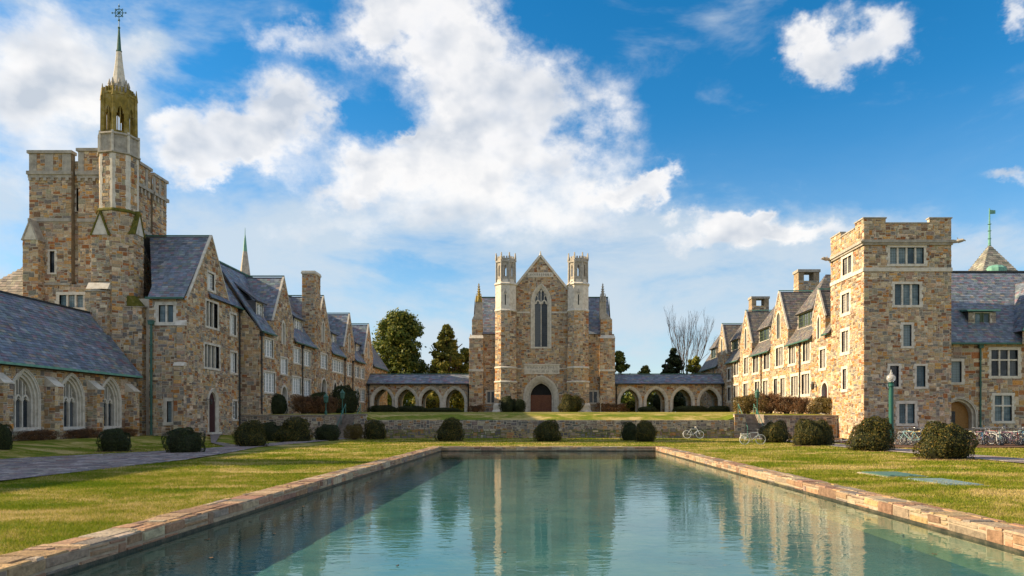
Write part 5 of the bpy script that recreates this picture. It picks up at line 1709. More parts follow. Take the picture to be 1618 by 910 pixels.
            w_.box(lan, .05, L - .05, zb - .25, zb + .42, -.12, .01)
            w_.box(lan, -.06, L + .06, zt - .12, zt + .12, -.12, .12)
            w_.box(lan, .1, L - .1, zt + .12, zt + .42, -.1, .04)
            for f_ in (.32, .68): w_.box(lan, L * f_ - .1, L * f_ + .1, zt + .42, Z(410), -.1, .035)
        lan.build('turret_lantern', 'limestone_grey', t)
        # slit windows in the limestone stage, dark boxes painting their unlit depth
        m = MB(); rr = r * math.cos(math.pi / 8)
        m.box(cx - .07, cx + .07, cy - rr - .012, cy - rr + .05, Z(486), Z(470)); m.build('slit_window', 'painted_void', t)
        m = MB(); m.hexa([(cx - .2, cy - rr - .10, Z(468)), (cx + .2, cy - rr - .10, Z(468)), (cx + .2, cy - rr, Z(468)), (cx - .2, cy - rr, Z(468)), (cx - .03, cy - rr - .05, Z(461)), (cx + .03, cy - rr - .05, Z(461)), (cx + .03, cy - rr, Z(461)), (cx - .03, cy - rr, Z(461))]); m.build('slit_hood', 'limestone_grey', t)


dining_hall()


def arcade(x0, x1, centres, label):
    t = thing('arcade', ((x0 + x1) / 2, 102, 2.5), label, 'arcade')
    D, B0 = 101.0, 2.3
    zE, zR = zy(606, D), zy(591, 103)
    for d, det in ((D, True), (D + 3.6, False)):
        w = front(t, d, rectp(x0, x1, B0, zE), cell=(.15, .115), reveal=.5)
        m = MB()
        for c in centres:
            hw = 1.28; sp = B0 + 1.75; ri = 1.75
            def grow(g): return [(c + hw + g, B0)] + arch(c, sp, hw + g, ri + g * 1.1, 8) + [(c - hw - g, B0)]
            w.hole(grow(.34) if det else grow(.2), grow(.34) if det else grow(.2))
            if det:
                w.ring(m, grow(0), grow(.14), -.5, -.12); w.ring(m, grow(.14), grow(.35), -.5, .04); w.ring(m, grow(.33), grow(.44), -.03, .10)
            else: w.ring(m, grow(0), grow(.21), -.5, .03)
        o = w.finish()
        m.build('arch_moulding', 'limestone', t)
    roof(t, (x0, D - .45, zE - .05), (x1, D - .45, zE - .05), (0, 2.3, zR - zE), sw=.45, ex=.28)
    roof(t, (x0, D + 4.15, zE - .05), (x1, D + 4.15, zE - .05), (0, -2.3, zR - zE), sw=.45, ex=.28)
    strip(t, 'ridge', (x0, D + 1.85, zR + .02), (x1, D + 1.85, zR + .02), .14, .1, 'copper_dark')
    strip(t, 'gutter', (x0, D - .5, zE - .06), (x1, D - .5, zE - .06), .13, .12, 'iron')
    box_part(t, 'ceiling', 'timber_dark', (x0, x1, D + .5, D + 3.1, zE - .35, zE - .2))
    m = MB(); m.box(x0, x1, D - .2, D + 4, B0 - .2, B0 + .16); m.build('floor_slab', 'concrete', t)
    pipe(t, x0 + .25, D - .15, B0, zE - .1, 'iron', .07); pipe(t, x1 - .25, D - .15, B0, zE - .1, 'iron', .07)


arcade(-24.05, -9.75, [sx(p, 101) for p in (604.5, 642, 680, 719)], 'covered arcade of four pointed limestone arches joining the left dormitory to the hall')
arcade(10.3, 25.45, [sx(p, 101) for p in (995, 1036.5, 1078.5, 1121)], 'covered arcade of four pointed limestone arches joining the hall to the right dormitory')


# ------------------------------------------------------------------ vegetation
NR = np.random.default_rng(5)


def leaf_mesh(name, pts, nrm, size, mat, aspect=.6):
    """one quad leaf at each point, roughly facing its normal"""
    n = len(pts)
    d = nrm + NR.normal(0, .55, (n, 3)); d /= np.linalg.norm(d, axis=1, keepdims=True) + 1e-9
    r = NR.normal(0, 1, (n, 3)); a = np.cross(d, r); a /= np.linalg.norm(a, axis=1, keepdims=True) + 1e-9
    b = np.cross(d, a)
    s = size * NR.uniform(.6, 1.35, (n, 1))
    a *= s; b *= s * aspect
    v = np.empty((n, 4, 3)); v[:, 0] = pts - a; v[:, 1] = pts - b * .9; v[:, 2] = pts + a; v[:, 3] = pts + b * .9
    me = bpy.data.meshes.new(name)
    me.vertices.add(4 * n); me.vertices.foreach_set('co', v.reshape(-1).astype(np.float32))
    me.loops.add(4 * n); me.loops.foreach_set('vertex_index', np.arange(4 * n, dtype=np.int32))
    me.polygons.add(n); me.polygons.foreach_set('loop_start', np.arange(0, 4 * n, 4, dtype=np.int32))
    me.update(calc_edges=True); me.validate()
    me.materials.append(MAT[mat])
    return me


def lump(dirs, seed, amp=.1, f=3.0):
    r = np.random.default_rng(seed); o = np.zeros(len(dirs))
    for k in range(7):
        w = r.normal(0, f, 3); o += np.sin(dirs @ w + r.uniform(0, 6)) * amp / 2.2
    return o


def bush_meshes(seed, mat, n, size, flat=.85, rough=.1, loose=False):
    """unit bush: radius about 1, sitting on z=0"""
    d = NR.normal(0, 1, (n, 3)); d /= np.linalg.norm(d, axis=1, keepdims=True)
    d[:, 2] = np.where(d[:, 2] < -.55, -d[:, 2], d[:, 2])
    r = 1 + lump(d, seed, rough) + lump(d, seed + 50, rough * .5, 8)
    depth = 1 - np.abs(NR.normal(0, .17 if loose else .055, n)).clip(0, .9)
    p = d * (r * depth)[:, None]
    sq = np.sign(p[:, :2]) * np.abs(p[:, :2]) ** .86
    p[:, :2] = sq
    p[:, 2] = p[:, 2] * flat + flat * .62
    p[:, 2] = np.maximum(p[:, 2], .03)
    lm = leaf_mesh('foliage', p, d, size, mat)
    if loose:                                                 # bare stems fanning out from the ground
        m = MB()
        for k in range(70):
            a = R.uniform(0, 6.28); lean = R.uniform(.05, 1.0); b0 = Vector((math.cos(a) * .18, math.sin(a) * .18, 0))
            e = Vector((math.cos(a) * lean, math.sin(a) * lean, R.uniform(.75, 1.32))); mid = (b0 + e) / 2 + Vector((R.uniform(-.1, .1), R.uniform(-.1, .1), .08))
            m.tube(b0, mid, .016, .012, n=3, caps=False); m.tube(mid, e, .012, .004, n=3, caps=False)
            for q in range(3):
                s0 = mid.lerp(e, R.uniform(0, .9)); m.tube(s0, s0 + Vector((R.uniform(-.2, .2), R.uniform(-.2, .2), R.uniform(.08, .25))), .007, .003, n=3, caps=False)
        me = bpy.data.meshes.new('stems'); me.from_pydata(m.v, [], m.f); me.materials.append(MAT['twig'])
        return lm, me
    m = MB()                                                  # solid dark core, added inside the leaves to stop the light
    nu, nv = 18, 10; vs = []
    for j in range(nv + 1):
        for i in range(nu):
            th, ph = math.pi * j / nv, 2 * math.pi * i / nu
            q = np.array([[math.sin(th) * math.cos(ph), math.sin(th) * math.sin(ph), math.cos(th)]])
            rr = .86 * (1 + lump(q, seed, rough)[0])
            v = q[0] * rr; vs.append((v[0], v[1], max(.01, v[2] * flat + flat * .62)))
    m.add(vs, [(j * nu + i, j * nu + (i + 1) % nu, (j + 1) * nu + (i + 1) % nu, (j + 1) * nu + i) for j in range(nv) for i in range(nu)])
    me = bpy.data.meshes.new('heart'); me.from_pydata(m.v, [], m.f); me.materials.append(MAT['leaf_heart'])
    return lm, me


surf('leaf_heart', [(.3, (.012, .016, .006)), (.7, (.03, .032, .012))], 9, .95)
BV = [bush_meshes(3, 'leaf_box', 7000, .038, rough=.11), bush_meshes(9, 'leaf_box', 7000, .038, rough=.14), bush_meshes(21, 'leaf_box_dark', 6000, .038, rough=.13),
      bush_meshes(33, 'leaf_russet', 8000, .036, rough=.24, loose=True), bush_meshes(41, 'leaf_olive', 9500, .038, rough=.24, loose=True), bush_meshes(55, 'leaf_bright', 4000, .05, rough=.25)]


def put_bush(kind, x, y, rx, ry, h, label, group='clipped bushes', cat='bush', name='bush', mulch=False, rot=None):
    z = gz(x, y)
    o = bpy.data.objects.new(name, None); COL.objects.link(o)
    o.location = (x, y, z - .02); o.rotation_euler = (0, 0, R.uniform(0, 6.28) if rot is None else rot)
    hz = .85 * 1.62
    o.scale = (rx, ry, h / hz)
    tag(o, label, cat, group)
    for me, nm in zip(BV[kind], ('foliage', 'bush_inside')):
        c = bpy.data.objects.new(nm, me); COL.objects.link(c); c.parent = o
    if mulch:
        m = MB(); n = 20; pts = [(0, 0, 0)]
        for i in range(n):
            a = 2 * math.pi * i / n; r_ = max(rx, ry) * R.uniform(1.12, 1.32); pts.append((math.cos(a) * r_, math.sin(a) * r_, 0))
        m.add([(x + p[0], y + p[1], z + (.05 if k == 0 else .012)) for k, p in enumerate(pts)], [(0, i + 1, (i + 1) % n + 1) for i in range(n)])
        struct(m.build('mulch_bed', 'mulch'))
    return o


def gpos(px, py):
    D = EH * F / (py - CY); return sx(px, D), D


BUSHES = [  # kind, px, base py, half width px, height px, label
    (0, 1494, 727, 41, 57, 'largest clipped boxwood in front of the bikes, nearest the viewer on the right lawn', True),
    (1, 1378, 713, 34, 50, 'clipped boxwood at the foot of the green lamp post', True),
    (0, 1277, 705, 23, 41, 'rounded boxwood of the touching pair left of the lamp post', True),
    (1, 1300, 704.5, 17, 37, 'narrow boxwood tucked behind the pair left of the lamp post', False),
    (0, 1225, 700, 22, 34, 'rounded boxwood right beside the white bicycle', False),
    (2, 182, 714.5, 23, 38, 'dark round boxwood below the chapel window near the left path', True),
    (2, 293, 716.5, 30, 42, 'wide dark boxwood at the path edge before the house door', True),
    (0, 396, 706.5, 24, 40, 'boxwood with bronze top at the right end of the left path', True),
    (2, 2, 719, 14, 42, 'dark boxwood cut by the left edge of the picture', False),
    (2, 428, 697, 19, 31, 'dark boxwood half hidden behind its neighbour below the left dormitory', False),
    (1, 465.5, 698.5, 25, 36, 'broad boxwood with yellowed top below the left dormitory', False),
    (2, 516, 696.5, 20, 27, 'low dark boxwood left of the left stair foot', False),
    (4, 560, 695, 15, 25, 'loose olive bush at the right foot of the left stair', False),
    (1, 592, 694.5, 18, 29, 'dark bush against the left end of the long retaining wall', False),
    (1, 712, 697.5, 20, 34, 'lone boxwood with golden top before the wall, left of the pool axis', False),
    (0, 865, 698, 21, 33, 'lone boxwood before the wall on the pool axis', False),
    (2, 996, 696.5, 13, 31, 'dark left half of the boxwood pair by the far right pool corner', False),
    (0, 1020, 698.5, 16, 33, 'sunlit right half of the boxwood pair by the far right pool corner', False),
]
for k, px, py, hw, h, lab, mu in BUSHES:
    x, y = gpos(px, py)
    s = y / F
    # the measured foot is the near edge; set the centre one radius behind it
    y2 = y + hw * s * .8; x = sx(px, y2); s = y2 / F
    put_bush(k, x, y2, hw * s, hw * s * .95, h * s * 1.02, lab, mulch=mu)


def put_px(kind, px, D, hw, h, label, dep=1.0, **k):
    s = D / F
    put_bush(kind, sx(px, D), D, hw * s, hw * s * dep, h * s, label, **k)


put_px(2, 803, 97, 12.5, 27, 'taller dark shrub left of the hall door', group='shrubs by the hall')
put_px(2, 820, 96.6, 10, 22, 'lower dark shrub of the pair left of the hall door', group='shrubs by the hall')
put_px(0, 902.5, 97, 18.5, 28, 'round green shrub right of the hall door', group='shrubs by the hall')
put_px(3, 968, 97.4, 25, 15, 'russet clipped hedge at the right foot of the hall', .35, cat='hedge', name='hedge', rot=0)
put_px(2, 1022, 99, 16, 10, 'short dark hedge below the second right arcade arch', .5, cat='hedge', name='hedge', rot=0)
put_px(2, 1090, 98.5, 30, 11, 'long dark hedge below the third right arcade arch', .3, cat='hedge', name='hedge', rot=0)
put_px(2, 1135, 98.6, 20, 11, 'dark hedge below the last right arcade arch', .5, cat='hedge', name='hedge', rot=0)
put_px(2, 604, 98.6, 24, 12, 'dark hedge below the first left arcade arch', .3, cat='hedge', name='hedge', rot=0)
put_px(2, 650, 98.6, 26, 11, 'dark hedge below the second left arcade arch', .3, cat='hedge', name='hedge', rot=0)
put_px(2, 700, 98.8, 28, 8, 'low dark hedge below the two arches nearest the hall', .3, cat='hedge', name='hedge', rot=0)
put_px(3, 752, 98, 14, 12, 'small russet shrub at the left foot of the hall pier', .5)
put_px(5, 680, 110, 17, 24, 'bright yellow-green shrub seen through the third left arch', cat='shrub')
put_px(5, 1003, 110, 16, 22, 'bright yellow-green shrub seen through the first right arch', cat='shrub')
put_px(2, 1046, 109, 16, 34, 'dark shrub seen through the second right arch', cat='shrub')
put_px(2, 437, 66, 17.5, 34, 'round dark boxwood by the first dormitory door on the terrace')
put_px(2, 506, 75, 18, 36, 'dark shrub behind russet hedge on the left terrace', cat='shrub')
put_px(2, 546, 80, 22, 46, 'tall dark rounded shrub by the left stair lantern', cat='shrub')
put_px(3, 480, 67, 18, 31, 'russet hedge at the left of the dormitory lawn', cat='hedge', name='hedge')
put_px(3, 512, 68, 20, 30, 'russet hedge behind the top of the left stair', cat='hedge', name='hedge')
put_px(4, 1180, 67, 22, 31, 'green-bronze hedge at the top of the right stair', cat='hedge', name='hedge')
put_px(3, 1215, 69, 21, 36, 'russet bare hedge under the sunlit ground floor windows', cat='hedge', name='hedge')
put_px(3, 1243, 68, 18, 31, 'russet bare hedge between the two downspouts', cat='hedge', name='hedge')
put_px(3, 1266, 67, 16, 28, 'sparse russet hedge right of the far downspout', cat='hedge', name='hedge')
put_px(4, 1311, 64.8, 25, 30, 'spreading olive shrub beside the tower door', cat='shrub', rot=0)
for i, (y, lab) in enumerate(((45.1, 'low russet hedge under the middle chapel window'), (49.2, 'low russet hedge under the chapel window beside the tower'), (41.0, 'low russet hedge under the chapel window at the frame edge'))):
    put_bush(3, -28.35, y, .42, 1.75, .62, lab, cat='hedge', name='hedge', rot=0)


def limb(m, p, d, L, r, depth, spread, tips, n=6, up=.15, kids=(2, 3)):
    seg = 3; q = Vector(p); dd = Vector(d)
    for i in range(seg):
        nd = (dd + Vector((R.uniform(-.18, .18), R.uniform(-.18, .18), R.uniform(-.05, .18) + up * .3))).normalized()
        e = q + nd * (L / seg); r1 = r * (1 - .22 * (i + 1) / seg * 1.3)
        m.tube(q, e, r * (1 - .22 * i / seg * 1.3), r1, n=max(3, n), caps=False)
        q, dd = e, nd
        if depth > 0 and i > 0:
            s = (dd + Vector((R.uniform(-1, 1), R.uniform(-1, 1), R.uniform(-.1, .5))) * spread).normalized()
            limb(m, q, s, L * R.uniform(.5, .68), r1 * .5, depth - 1, spread, tips, n - 1, up, kids)
    if depth > 0:
        for k in range(R.randint(*kids)):
            s = (dd + Vector((R.uniform(-1, 1), R.uniform(-1, 1), R.uniform(-.2, .6))) * spread).normalized()
            limb(m, q, s, L * R.uniform(.62, .82), r * .62, depth - 1, spread, tips, n - 1, up, kids)
    else: tips.append(q)


def leafy_tree(x, y, h, cw, label, mat, leaves, size, shape, name='tree', clumps=60):
    z = gz(x, y)
    t = thing(name, (x, y, z), label, 'tree', 'trees beyond the arcades')
    m = MB(); tips = []
    m.tube((x, y, z - .2), (x, y, z + h * .35), h * .028, h * .02, n=9)
    for k in range(7):
        a = k * .9 + R.uniform(0, .5)
        limb(m, (x, y, z + h * R.uniform(.2, .6)), (math.cos(a), math.sin(a), .8), h * .2, h * .011, 1, .6, tips)
    m.tube((x, y, z + h * .35), (x, y, z + h * .85), h * .02, h * .004, n=7)
    m.build('trunk', 'bark', t)
    pts, nrm = [], []
    per = leaves // clumps
    for c in range(clumps):
        f = R.random()
        cz = z + h * (shape[0] + (1 - shape[0]) * f)
        if shape[1] == 'cone': rr = cw * (1 - f) ** .75 * R.uniform(.35, 1.0)
        else: rr = cw * math.sqrt(max(0, 1 - (2 * f - .85) ** 2 / 1.35)) * R.uniform(.25, .95)
        a = R.uniform(0, 2 * math.pi)
        cc = np.array([x + rr * math.cos(a), y + rr * math.sin(a), cz])
        cr = cw * R.uniform(.2, .34) * (1 if shape[1] != 'cone' else max(.35, 1 - f * .8))
        d = NR.normal(0, 1, (per, 3)); d /= np.linalg.norm(d, axis=1, keepdims=True)
        rad = cr * np.abs(NR.normal(.85, .2, per)); 
        pts.append(cc + d * rad[:, None] * np.array([1, 1, .72])); nrm.append(d + np.array([0, 0, .4]))
    me = leaf_mesh('crown', np.concatenate(pts), np.concatenate(nrm), size, mat, .7)
    o = bpy.data.objects.new('crown', me); COL.objects.link(o); attach(o, t)
    return t


leafy_tree(sx(632, 124), 124, 16.6, 4.9, 'big rounded broadleaf evergreen tree behind the left arcade', 'leaf_oak', 34000, .25, (.2, 'round'), 'oak_tree', 150)
leafy_tree(sx(706, 121), 121, 14.4, 5.0, 'broad yellow-green conifer behind the left arcade beside the hall', 'leaf_cedar', 34000, .22, (.12, 'cone'), 'conifer_tree', 190)
leafy_tree(sx(737, 126), 126, 11.4, 2.4, 'small dark tree just left of the hall pier', 'leaf_oak', 9000, .22, (.2, 'round'), 'tree', 70)
leafy_tree(sx(1064, 121), 121, 10.6, 3.6, 'dark cedar standing before the bare tree behind the right arcade', 'leaf_box_dark', 20000, .22, (.12, 'cone'), 'cedar_tree', 130)
leafy_tree(sx(978, 118), 118, 9.8, 1.9, 'small tree showing just right of the hall', 'leaf_oak', 7000, .2, (.2, 'round'), 'tree', 60)
leafy_tree(sx(1019, 128), 128, 8.2, 1.9, 'little round tree top above the right arcade roof', 'leaf_cedar', 7000, .2, (.2, 'round'), 'tree', 60)
leafy_tree(sx(1098, 126), 126, 9.9, 1.6, 'yellowish tree top at the right end of the arcade roof', 'leaf_bright', 6000, .2, (.2, 'round'), 'tree', 50)


def bare_tree():
    x, y = sx(1083, 130), 130.0; z = gz(x, y)
    t = thing('bare_tree', (x, y, z), 'tall leafless tree with fine twigs behind the right arcade', 'tree', 'trees beyond the arcades')
    m = MB(); m2 = MB(); tips = []
    m.tube((x, y, z - .2), (x, y, z + 5.0), .3, .22, n=9)
    for k in range(9):
        a = k * 2.4
        s = .28 if k < 3 else .75
        limb(m2, (x, y, z + 3.9 + .2 * k), (math.cos(a) * s, math.sin(a) * s, 1.0), 4.7, .11, 4, .42, tips, 6, .3, (1, 2))
    m.build('trunk', 'twig', t); m2.build('crown', 'twig', t)


bare_tree()


def far_wood():
    """the wood that closes the view beyond the campus, seen only through the arches"""
    pts, nrm = [], []
    for k in range(230):
        x = R.uniform(-45, 45); y = R.uniform(150, 162); h = R.uniform(4.0, 7.0)
        d = NR.normal(0, 1, (130, 3)); d /= np.linalg.norm(d, axis=1, keepdims=True)
        pts.append(np.array([x, y, 2.6 + h * .5]) + d * np.array([1.8, 1.8, h * .55])); nrm.append(d)
    me = leaf_mesh('far_wood', np.concatenate(pts), np.concatenate(nrm), .42, 'leaf_oak', .7)
    o = bpy.data.objects.new('far_wood', me); COL.objects.link(o); o['kind'] = 'stuff'
    tag(o, 'dense dark green wood far behind the arcades', 'wood')


far_wood()


def sapling(px, D, h, label):
    x = sx(px, D); z = gz(x, D)
    t = thing('sapling', (x, D, z), label, 'sapling')
    m = MB(); tips = []
    m.tube((x, D, z), (x, D, z + h * .45), .035, .028, n=5)
    for k in range(5):
        a = k * 1.3; limb(m, (x, D, z + h * .4), (math.cos(a) * .5, math.sin(a) * .5, 1), h * .3, .018, 1, .5, tips, 4)
    m.build('stem', 'limestone', t)


sapling(949, 97, 2.5, 'pale bare crape sapling at the right foot of the hall')


def grass():
    """individual blades over the turf nearest the viewer"""
    P = []
    def sow(x0, x1, y0, y1, dens):
        n = int((x1 - x0) * (y1 - y0) * dens)
        q = np.stack([NR.uniform(x0, x1, n), NR.uniform(y0, y1, n)], 1)
        u = CX + F * q[:, 0] / q[:, 1]; v = CY + F * EH / q[:, 1]
        P.append(q[(u > -500) & (u < 2100) & (v < 1300)])
    for x0, x1 in ((-14.15, -6.10), (7.02, 17.6)):
        sow(x0, x1, 3.5, 14, 1400); sow(x0, x1, 14, 22, 700); sow(x0, x1, 22, 34, 260); sow(x0, x1, 34, 60, 70)
    sow(-6.2, 7.1, 41.6, 62, 60); sow(-24, -19, 26, 50, 100); sow(19.9, 30, 24, 41, 130)
    q = np.concatenate(P); n = len(q)
    far = np.clip(q[:, 1] / 14, .8, 3.2)
    z = np.array([gz(a, b) for a, b in q])
    h = NR.uniform(.02, .052, n) * (1 + .25 * (far - .8)); wd = .0075 * far * NR.uniform(.7, 1.3, n)
    a = NR.uniform(0, math.pi, n); ln = NR.normal(0, .55, (n, 2)) * h[:, None]
    v = np.empty((n, 3, 3))
    v[:, 0, 0] = q[:, 0] - np.cos(a) * wd; v[:, 0, 1] = q[:, 1] - np.sin(a) * wd; v[:, 0, 2] = z - .004
    v[:, 1, 0] = q[:, 0] + np.cos(a) * wd; v[:, 1, 1] = q[:, 1] + np.sin(a) * wd; v[:, 1, 2] = z - .004
    v[:, 2, 0] = q[:, 0] + ln[:, 0]; v[:, 2, 1] = q[:, 1] + ln[:, 1]; v[:, 2, 2] = z + h
    me = bpy.data.meshes.new('grass')
    me.vertices.add(3 * n); me.vertices.foreach_set('co', v.reshape(-1).astype(np.float32))
    me.loops.add(3 * n); me.loops.foreach_set('vertex_index', np.arange(3 * n, dtype=np.int32))
    me.polygons.add(n); me.polygons.foreach_set('loop_start', np.arange(0, 3 * n, 3, dtype=np.int32))
    me.update(calc_edges=True); me.materials.append(MAT['grass_blade'])
    o = bpy.data.objects.new('grass', me); COL.objects.link(o); o['kind'] = 'stuff'
    tag(o, 'short patchy green and straw coloured lawn grass around the pool', 'grass')


grass()

# ------------------------------------------------------------------ lamps, hatches, bicycles


def lamp_post():
    x, D = sx(1408, 52.0), 52.0
    t = thing('lamp_post', (x, D, 0), 'dark green lamp post with clear globe in front of the battlemented tower', 'lamp post')
    zt = zy(604, D)
    m = MB(); m.lathe((x, D, 0), [(.30, 0), (.30, .25), (.22, .35), (.20, 1.0), (.17, 1.1), (.16, zt - .35), (.2, zt - .3), (.2, zt - .15), (.16, zt - .1), (.22, zt)], 14); m.build('pole', 'lamp_green', t, smooth=False)
    m = MB(); r = .31
    m.lathe((x, D, zt), [(.18, 0)] + [(r * math.sin(math.pi * k / 10), r * .95 - r * .95 * math.cos(math.pi * k / 10)) for k in range(2, 10)] + [(.05, r * 1.95)], 16); g = m.build('globe', 'globe', t, smooth=True)
    m = MB(); m.lathe((x, D, zt + r * 1.88), [(.12, 0), (.10, .06), (.05, .14), (.05, .24), (.01, .34)], 10); m.build('finial', 'globe', t)
    m = MB(); za = zy(605.5, D); m.tube((x, D, za - .02), (x - .95, D, za - .02), .025, n=6); m.tube((x - .12, D, za - .5), (x - .55, D, za - .02), .018, n=6); m.build('banner_arm', 'iron', t)


lamp_post()


def lantern_post(px, D, ztop, label):
    x = sx(px, D); z = gz(x, D)
    t = thing('lantern_post', (x, D, z), label, 'lamp post')
    m = MB(); m.tube((x, D, z), (x, D, ztop - .7), .05, .04, n=8); m.lathe((x, D, z), [(.12, 0), (.12, .3), (.05, .4)], 8); m.build('pole', 'lamp_green', t)
    m = MB(); m.lathe((x, D, ztop - .7), [(.1, 0), (.18, .08), (.22, .5), (.26, .54), (.06, .78), (.02, .9)], 6); m.build('lantern', 'copper_dark', t)


lantern_post(541, 64.5, zy(618, 64.5), 'small green lantern post beside the left stair')
lantern_post(1196.5, 64.6, zy(617, 64.6), 'small dark lantern post beside the right stair')
lantern_post(515, 63.3, zy(624, 63.3), 'thin lantern post among the russet hedge left of the left stair')

for i, (x0, x1, y0, y1, mat, lab) in enumerate(((9.8, 10.85, 20.5, 22.2, 'hatch_green', 'dark green metal hatch cover, the farther of two in the right lawn'), (9.95, 10.85, 17.8, 19.7, 'hatch_blue', 'pale blue-grey metal hatch cover, the nearer of two in the right lawn'))):
    t = thing('hatch_cover', ((x0 + x1) / 2, (y0 + y1) / 2, 0), lab, 'hatch')
    box_part(t, 'kerb', 'concrete', (x0 - .1, x1 + .1, y0 - .1, y1 + .1, -.1, .025))
    xm = (x0 + x1) / 2
    for a, b in ((x0, xm - .012), (xm + .012, x1)): box_part(t, 'lid', mat, (a, b, y0, y1, .01, .05), (a + .1, a + .2, y0 + .1, y0 + .13, .045, .065))


def make_bike():
    parts = {}
    wr = .335; wb = 1.04
    for nm, xw in (('wheel', -wb / 2), ('wheel2', wb / 2)):
        m = MB(); m.torus((xw, 0, wr), (1, 0, 0), (0, 0, 1), wr - .018, .018, 24, 5); parts[nm + '_tyre'] = (m, 'rubber')
        m = MB(); m.torus((xw, 0, wr), (1, 0, 0), (0, 0, 1), wr - .045, .011, 24, 4)
        m.tube((xw, -.04, wr), (xw, .04, wr), .025, n=6)
        for k in range(18):
            a = 2 * math.pi * k / 18; sd = .03 if k % 2 else -.03
            m.tube((xw, sd, wr), (xw + (wr - .045) * math.cos(a), 0, wr + (wr - .045) * math.sin(a)), .003, n=3, caps=False)
        parts[nm + '_rim'] = (m, 'chrome')
    bb = (-.06, 0, .29); st = (-.20, 0, .76); hd = (.33, 0, .80); hl = (.37, 0, .66); ra = (-wb / 2, 0, wr); fa = (wb / 2, 0, wr)
    m = MB()
    for a, b, r in ((bb, st, .017), (st, hd, .017), (bb, hl, .02), (hl, hd, .021), (bb, (ra[0], .05, ra[2]), .011), (bb, (ra[0], -.05, ra[2]), .011), (st, (ra[0], .05, ra[2]), .009), (st, (ra[0], -.05, ra[2]), .009)):
        m.tube(a, b, r, n=6)
    parts['frame'] = (m, 'bike_silver')
    m = MB(); m.tube(hl, (.43, .05, .56), .013, n=5); m.tube(hl, (.43, -.05, .56), .013, n=5); m.tube((.43, .05, .56), (fa[0], .05, fa[2]), .011, n=5); m.tube((.43, -.05, .56), (fa[0], -.05, fa[2]), .011, n=5); parts['fork'] = (m, 'bike_silver')
    m = MB(); m.tube(hd, (.30, 0, .95), .014, n=6); m.tube((.30, 0, .95), (.36, 0, .98), .013, n=6)
    for s in (-1, 1): m.tube((.36, 0, .98), (.36, s * .14, 1.0), .011, n=5); m.tube((.36, s * .14, 1.0), (.24, s * .30, 1.02), .012, n=5)
    parts['handlebar'] = (m, 'chrome')
    m = MB(); m.tube(st, (-.235, 0, .88), .012, n=6); m.hexa([(-.38, -.08, .89), (-.06, -.02, .89), (-.06, .02, .89), (-.38, .08, .89), (-.37, -.075, .94), (-.07, -.018, .925), (-.07, .018, .925), (-.37, .075, .94)]); parts['saddle'] = (m, 'rubber')
    m = MB(); m.torus((-.06, .06, .29), (1, 0, 0), (0, 0, 1), .085, .006, 14, 4); m.tube((-.06, .05, .29), (.02, .06, .15), .01, n=5); m.tube((-.06, -.05, .29), (-.14, -.06, .43), .01, n=5)
    m.box(.0, .05, .06, .15, .135, .155); m.box(-.17, -.12, -.15, -.06, .42, .44); m.tube((-.06, .06, .375), (ra[0], .06, wr + .03), .005, n=4); m.tube((-.06, .06, .205), (ra[0], .06, wr - .03), .005, n=4); parts['crank'] = (m, 'chrome')
    out = {}
    for k, (mb, mat) in parts.items():
        me = bpy.data.meshes.new('bike_' + k); me.from_pydata(mb.v, [], mb.f); me.materials.append(MAT[mat]); out[k] = me
    bm = MB(); bm.hexa([(.38, -.14, .72), (.62, -.14, .72), (.62, .14, .72), (.38, .14, .72), (.36, -.17, .94), (.66, -.17, .94), (.66, .17, .94), (.36, .17, .94)])
    me = bpy.data.meshes.new('bike_basket'); me.from_pydata(bm.v, [], bm.f); me.materials.append(MAT['chrome']); out['basket'] = me
    rk = MB(); rk.box(-.78, -.32, -.07, .07, .70, .72)
    for s in (-.07, .07): rk.tube((-.62, s, .71), (-.52, s, .34), .008, n=4)
    rk.hexa([(-.75, .08, .38), (-.35, .08, .38), (-.35, .14, .38), (-.75, .14, .38), (-.75, .08, .68), (-.35, .08, .68), (-.35, .14, .68), (-.75, .14, .68)])
    me = bpy.data.meshes.new('bike_rack'); me.from_pydata(rk.v, [], rk.f); me.materials.append(MAT['white_paint']); out['rack'] = me
    return out


BK = make_bike()


def put_bike(x, y, z, rz, mat, label, lean=0., tumble=0., extra=(), group='bicycles parked by the tower', scale=1.):
    o = bpy.data.objects.new('bicycle', None); COL.objects.link(o)
    o.location = (x, y, z); o.rotation_euler = (lean, tumble, rz); o.scale = (scale,) * 3
    tag(o, label, 'bicycle', group)

    def part(nm, key, parent, m=None):
        c = bpy.data.objects.new(nm, BK[key]); COL.objects.link(c); c.parent = parent
        if m:
            c.material_slots[0].link = 'OBJECT'; c.material_slots[0].material = MAT[m]
        return c
    for k in ('wheel', 'wheel2'):
        w_ = part('wheel', k + '_tyre', o, 'bike_white' if mat == 'bike_white' else None); part('rim', k + '_rim', w_)
    part('frame', 'frame', o, mat); part('fork', 'fork', o, mat); part('handlebar', 'handlebar', o); part('saddle', 'saddle', o); part('crank', 'crank', o)
    for e in extra: part(e, e, o, 'bike_white' if mat == 'bike_white' and e == 'rack' else None)
    return o


bx, by = sx(1189, 47.4), 47.4
put_bike(bx, by, gz(bx, by), 0, 'bike_white', 'all-white bicycle with rear carrier standing on the lawn before the right stair', .04, extra=('rack',), group=None, scale=1.0)
put_bike(sx(1097, 61), 61.2, .02, 0.08, 'bike_white', 'white bicycle leaning on the long retaining wall', -.32, group=None, scale=1.06)
put_bike(sx(1326, 50.5), 50.5, .08, .2, 'bike_silver', 'silver bicycle lying on the ground behind the boxwood near the tower', 1.35, group=None)

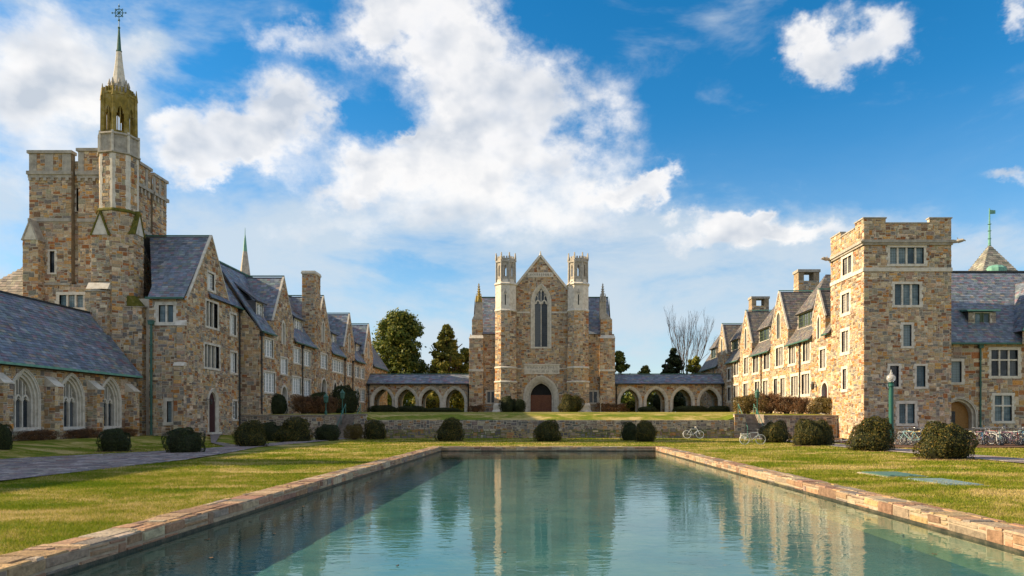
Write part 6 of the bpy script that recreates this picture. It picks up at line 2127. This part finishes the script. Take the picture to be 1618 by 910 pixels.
cols = ['bike_silver', 'bike_blue', 'bike_cream', 'bike_yellow', 'bike_silver', 'bike_white', 'bike_black', 'bike_teal', 'bike_pink', 'bike_silver', 'bike_blue', 'bike_white', 'bike_red', 'bike_black', 'bike_teal', 'bike_silver']
names = {'bike_silver': 'silver', 'bike_blue': 'blue', 'bike_cream': 'cream', 'bike_yellow': 'yellow', 'bike_white': 'white', 'bike_black': 'black', 'bike_teal': 'pale teal', 'bike_pink': 'pink', 'bike_red': 'red'}
LEFT = ['bike_silver', 'bike_teal', 'bike_black', 'bike_cream', 'bike_yellow', 'bike_blue']
MIDC = ['bike_silver', 'bike_pink', 'bike_blue', 'bike_black', 'bike_silver', 'bike_teal', 'bike_white', 'bike_pink', 'bike_silver', 'bike_red', 'bike_blue', 'bike_white', 'bike_black', 'bike_cream']
for row, (Y, px0, px1, pal) in enumerate(((44.2, 1424, 1462, LEFT), (44.4, 1538, 1640, MIDC), (47.0, 1428, 1470, LEFT[::-1][:5]), (47.4, 1530, 1640, MIDC[::-1][:12]))):
    n = len(pal)
    for i, c in enumerate(pal):
        px = px0 + (px1 - px0) * (i + .5) / n
        x = sx(px, Y) + R.uniform(-.12, .12); y = Y + R.uniform(-.25, .25)
        ordn = ['', 'second ', 'third ', 'fourth '][pal[:i].count(c)] if pal.count(c) > 1 else ''
        if pal.count(c) > 1 and not ordn: ordn = 'leftmost '
        where = ('in the rack behind the two big boxwoods' if px < 1500 else 'in the crowded rack by the wing windows')
        rowt = ('front row ' if row < 2 else 'back row ')
        put_bike(x, y, .05, math.radians(R.choice((55, 68, 112, 125, 238, 300)) + R.uniform(-14, 14)), c, (ordn + names[c]) + ' bicycle, ' + rowt + where, R.uniform(-.16, .16), extra=('basket',) if R.random() < .3 else (), group=rowt + names[c] + ' bicycles ' + where, scale=R.uniform(1.0, 1.1))


def bike_rack(x0, x1, y, label):
    t = thing('bike_rack', ((x0 + x1) / 2, y, .04), label, 'bike rack')
    m = MB(); m.tube((x0, y, .8), (x1, y, .8), .025, n=6)
    x = x0
    while x <= x1 + .01: m.tube((x, y, .02), (x, y, .8), .022, n=6); x += .6
    m.build('hoops', 'chrome', t)


bike_rack(sx(1424, 45.6), sx(1464, 45.6), 45.6, 'steel bike rack behind the two big boxwoods')
bike_rack(sx(1536, 45.8), sx(1640, 45.8), 45.8, 'long steel bike rack in front of the wing windows')


def fallen_leaves():
    """dry leaves drifted onto the pool"""
    n = 0
    for k in range(46):
        x, y = R.uniform(PX0 + .1, PX1 - .1), R.uniform(8.5, 26)
        if R.random() < .6: x = R.choice((PX0 + abs(R.gauss(0, .5)) + .05, PX1 - abs(R.gauss(0, .5)) - .05))
        a = R.uniform(0, 6.28); s_ = R.uniform(.03, .06); u = Vector((math.cos(a), math.sin(a), 0)); v = Vector((-u.y, u.x, 0)); c = Vector((x, y, WZ + .006))
        m = MB(); m.add([c - u * s_, c - u * s_ * .3 + v * s_ * .5 + Vector((0, 0, .008)), c + u * s_ * .5 + v * s_ * .4, c + u * s_ + Vector((0, 0, .012)), c + u * s_ * .4 - v * s_ * .45, c - u * s_ * .4 - v * s_ * .45 + Vector((0, 0, .01))], [(0, 1, 2), (0, 2, 3), (0, 3, 4), (0, 4, 5)])
        o = m.build('fallen_leaf', 'dry_leaf'); tag(o, 'small dry brown leaf floating on the pool', 'leaf', 'dry leaves floating on the pool')


surf('dry_leaf', [(.3, (.05, .03, .015)), (.7, (.13, .075, .03))], 20, .8)
fallen_leaves()
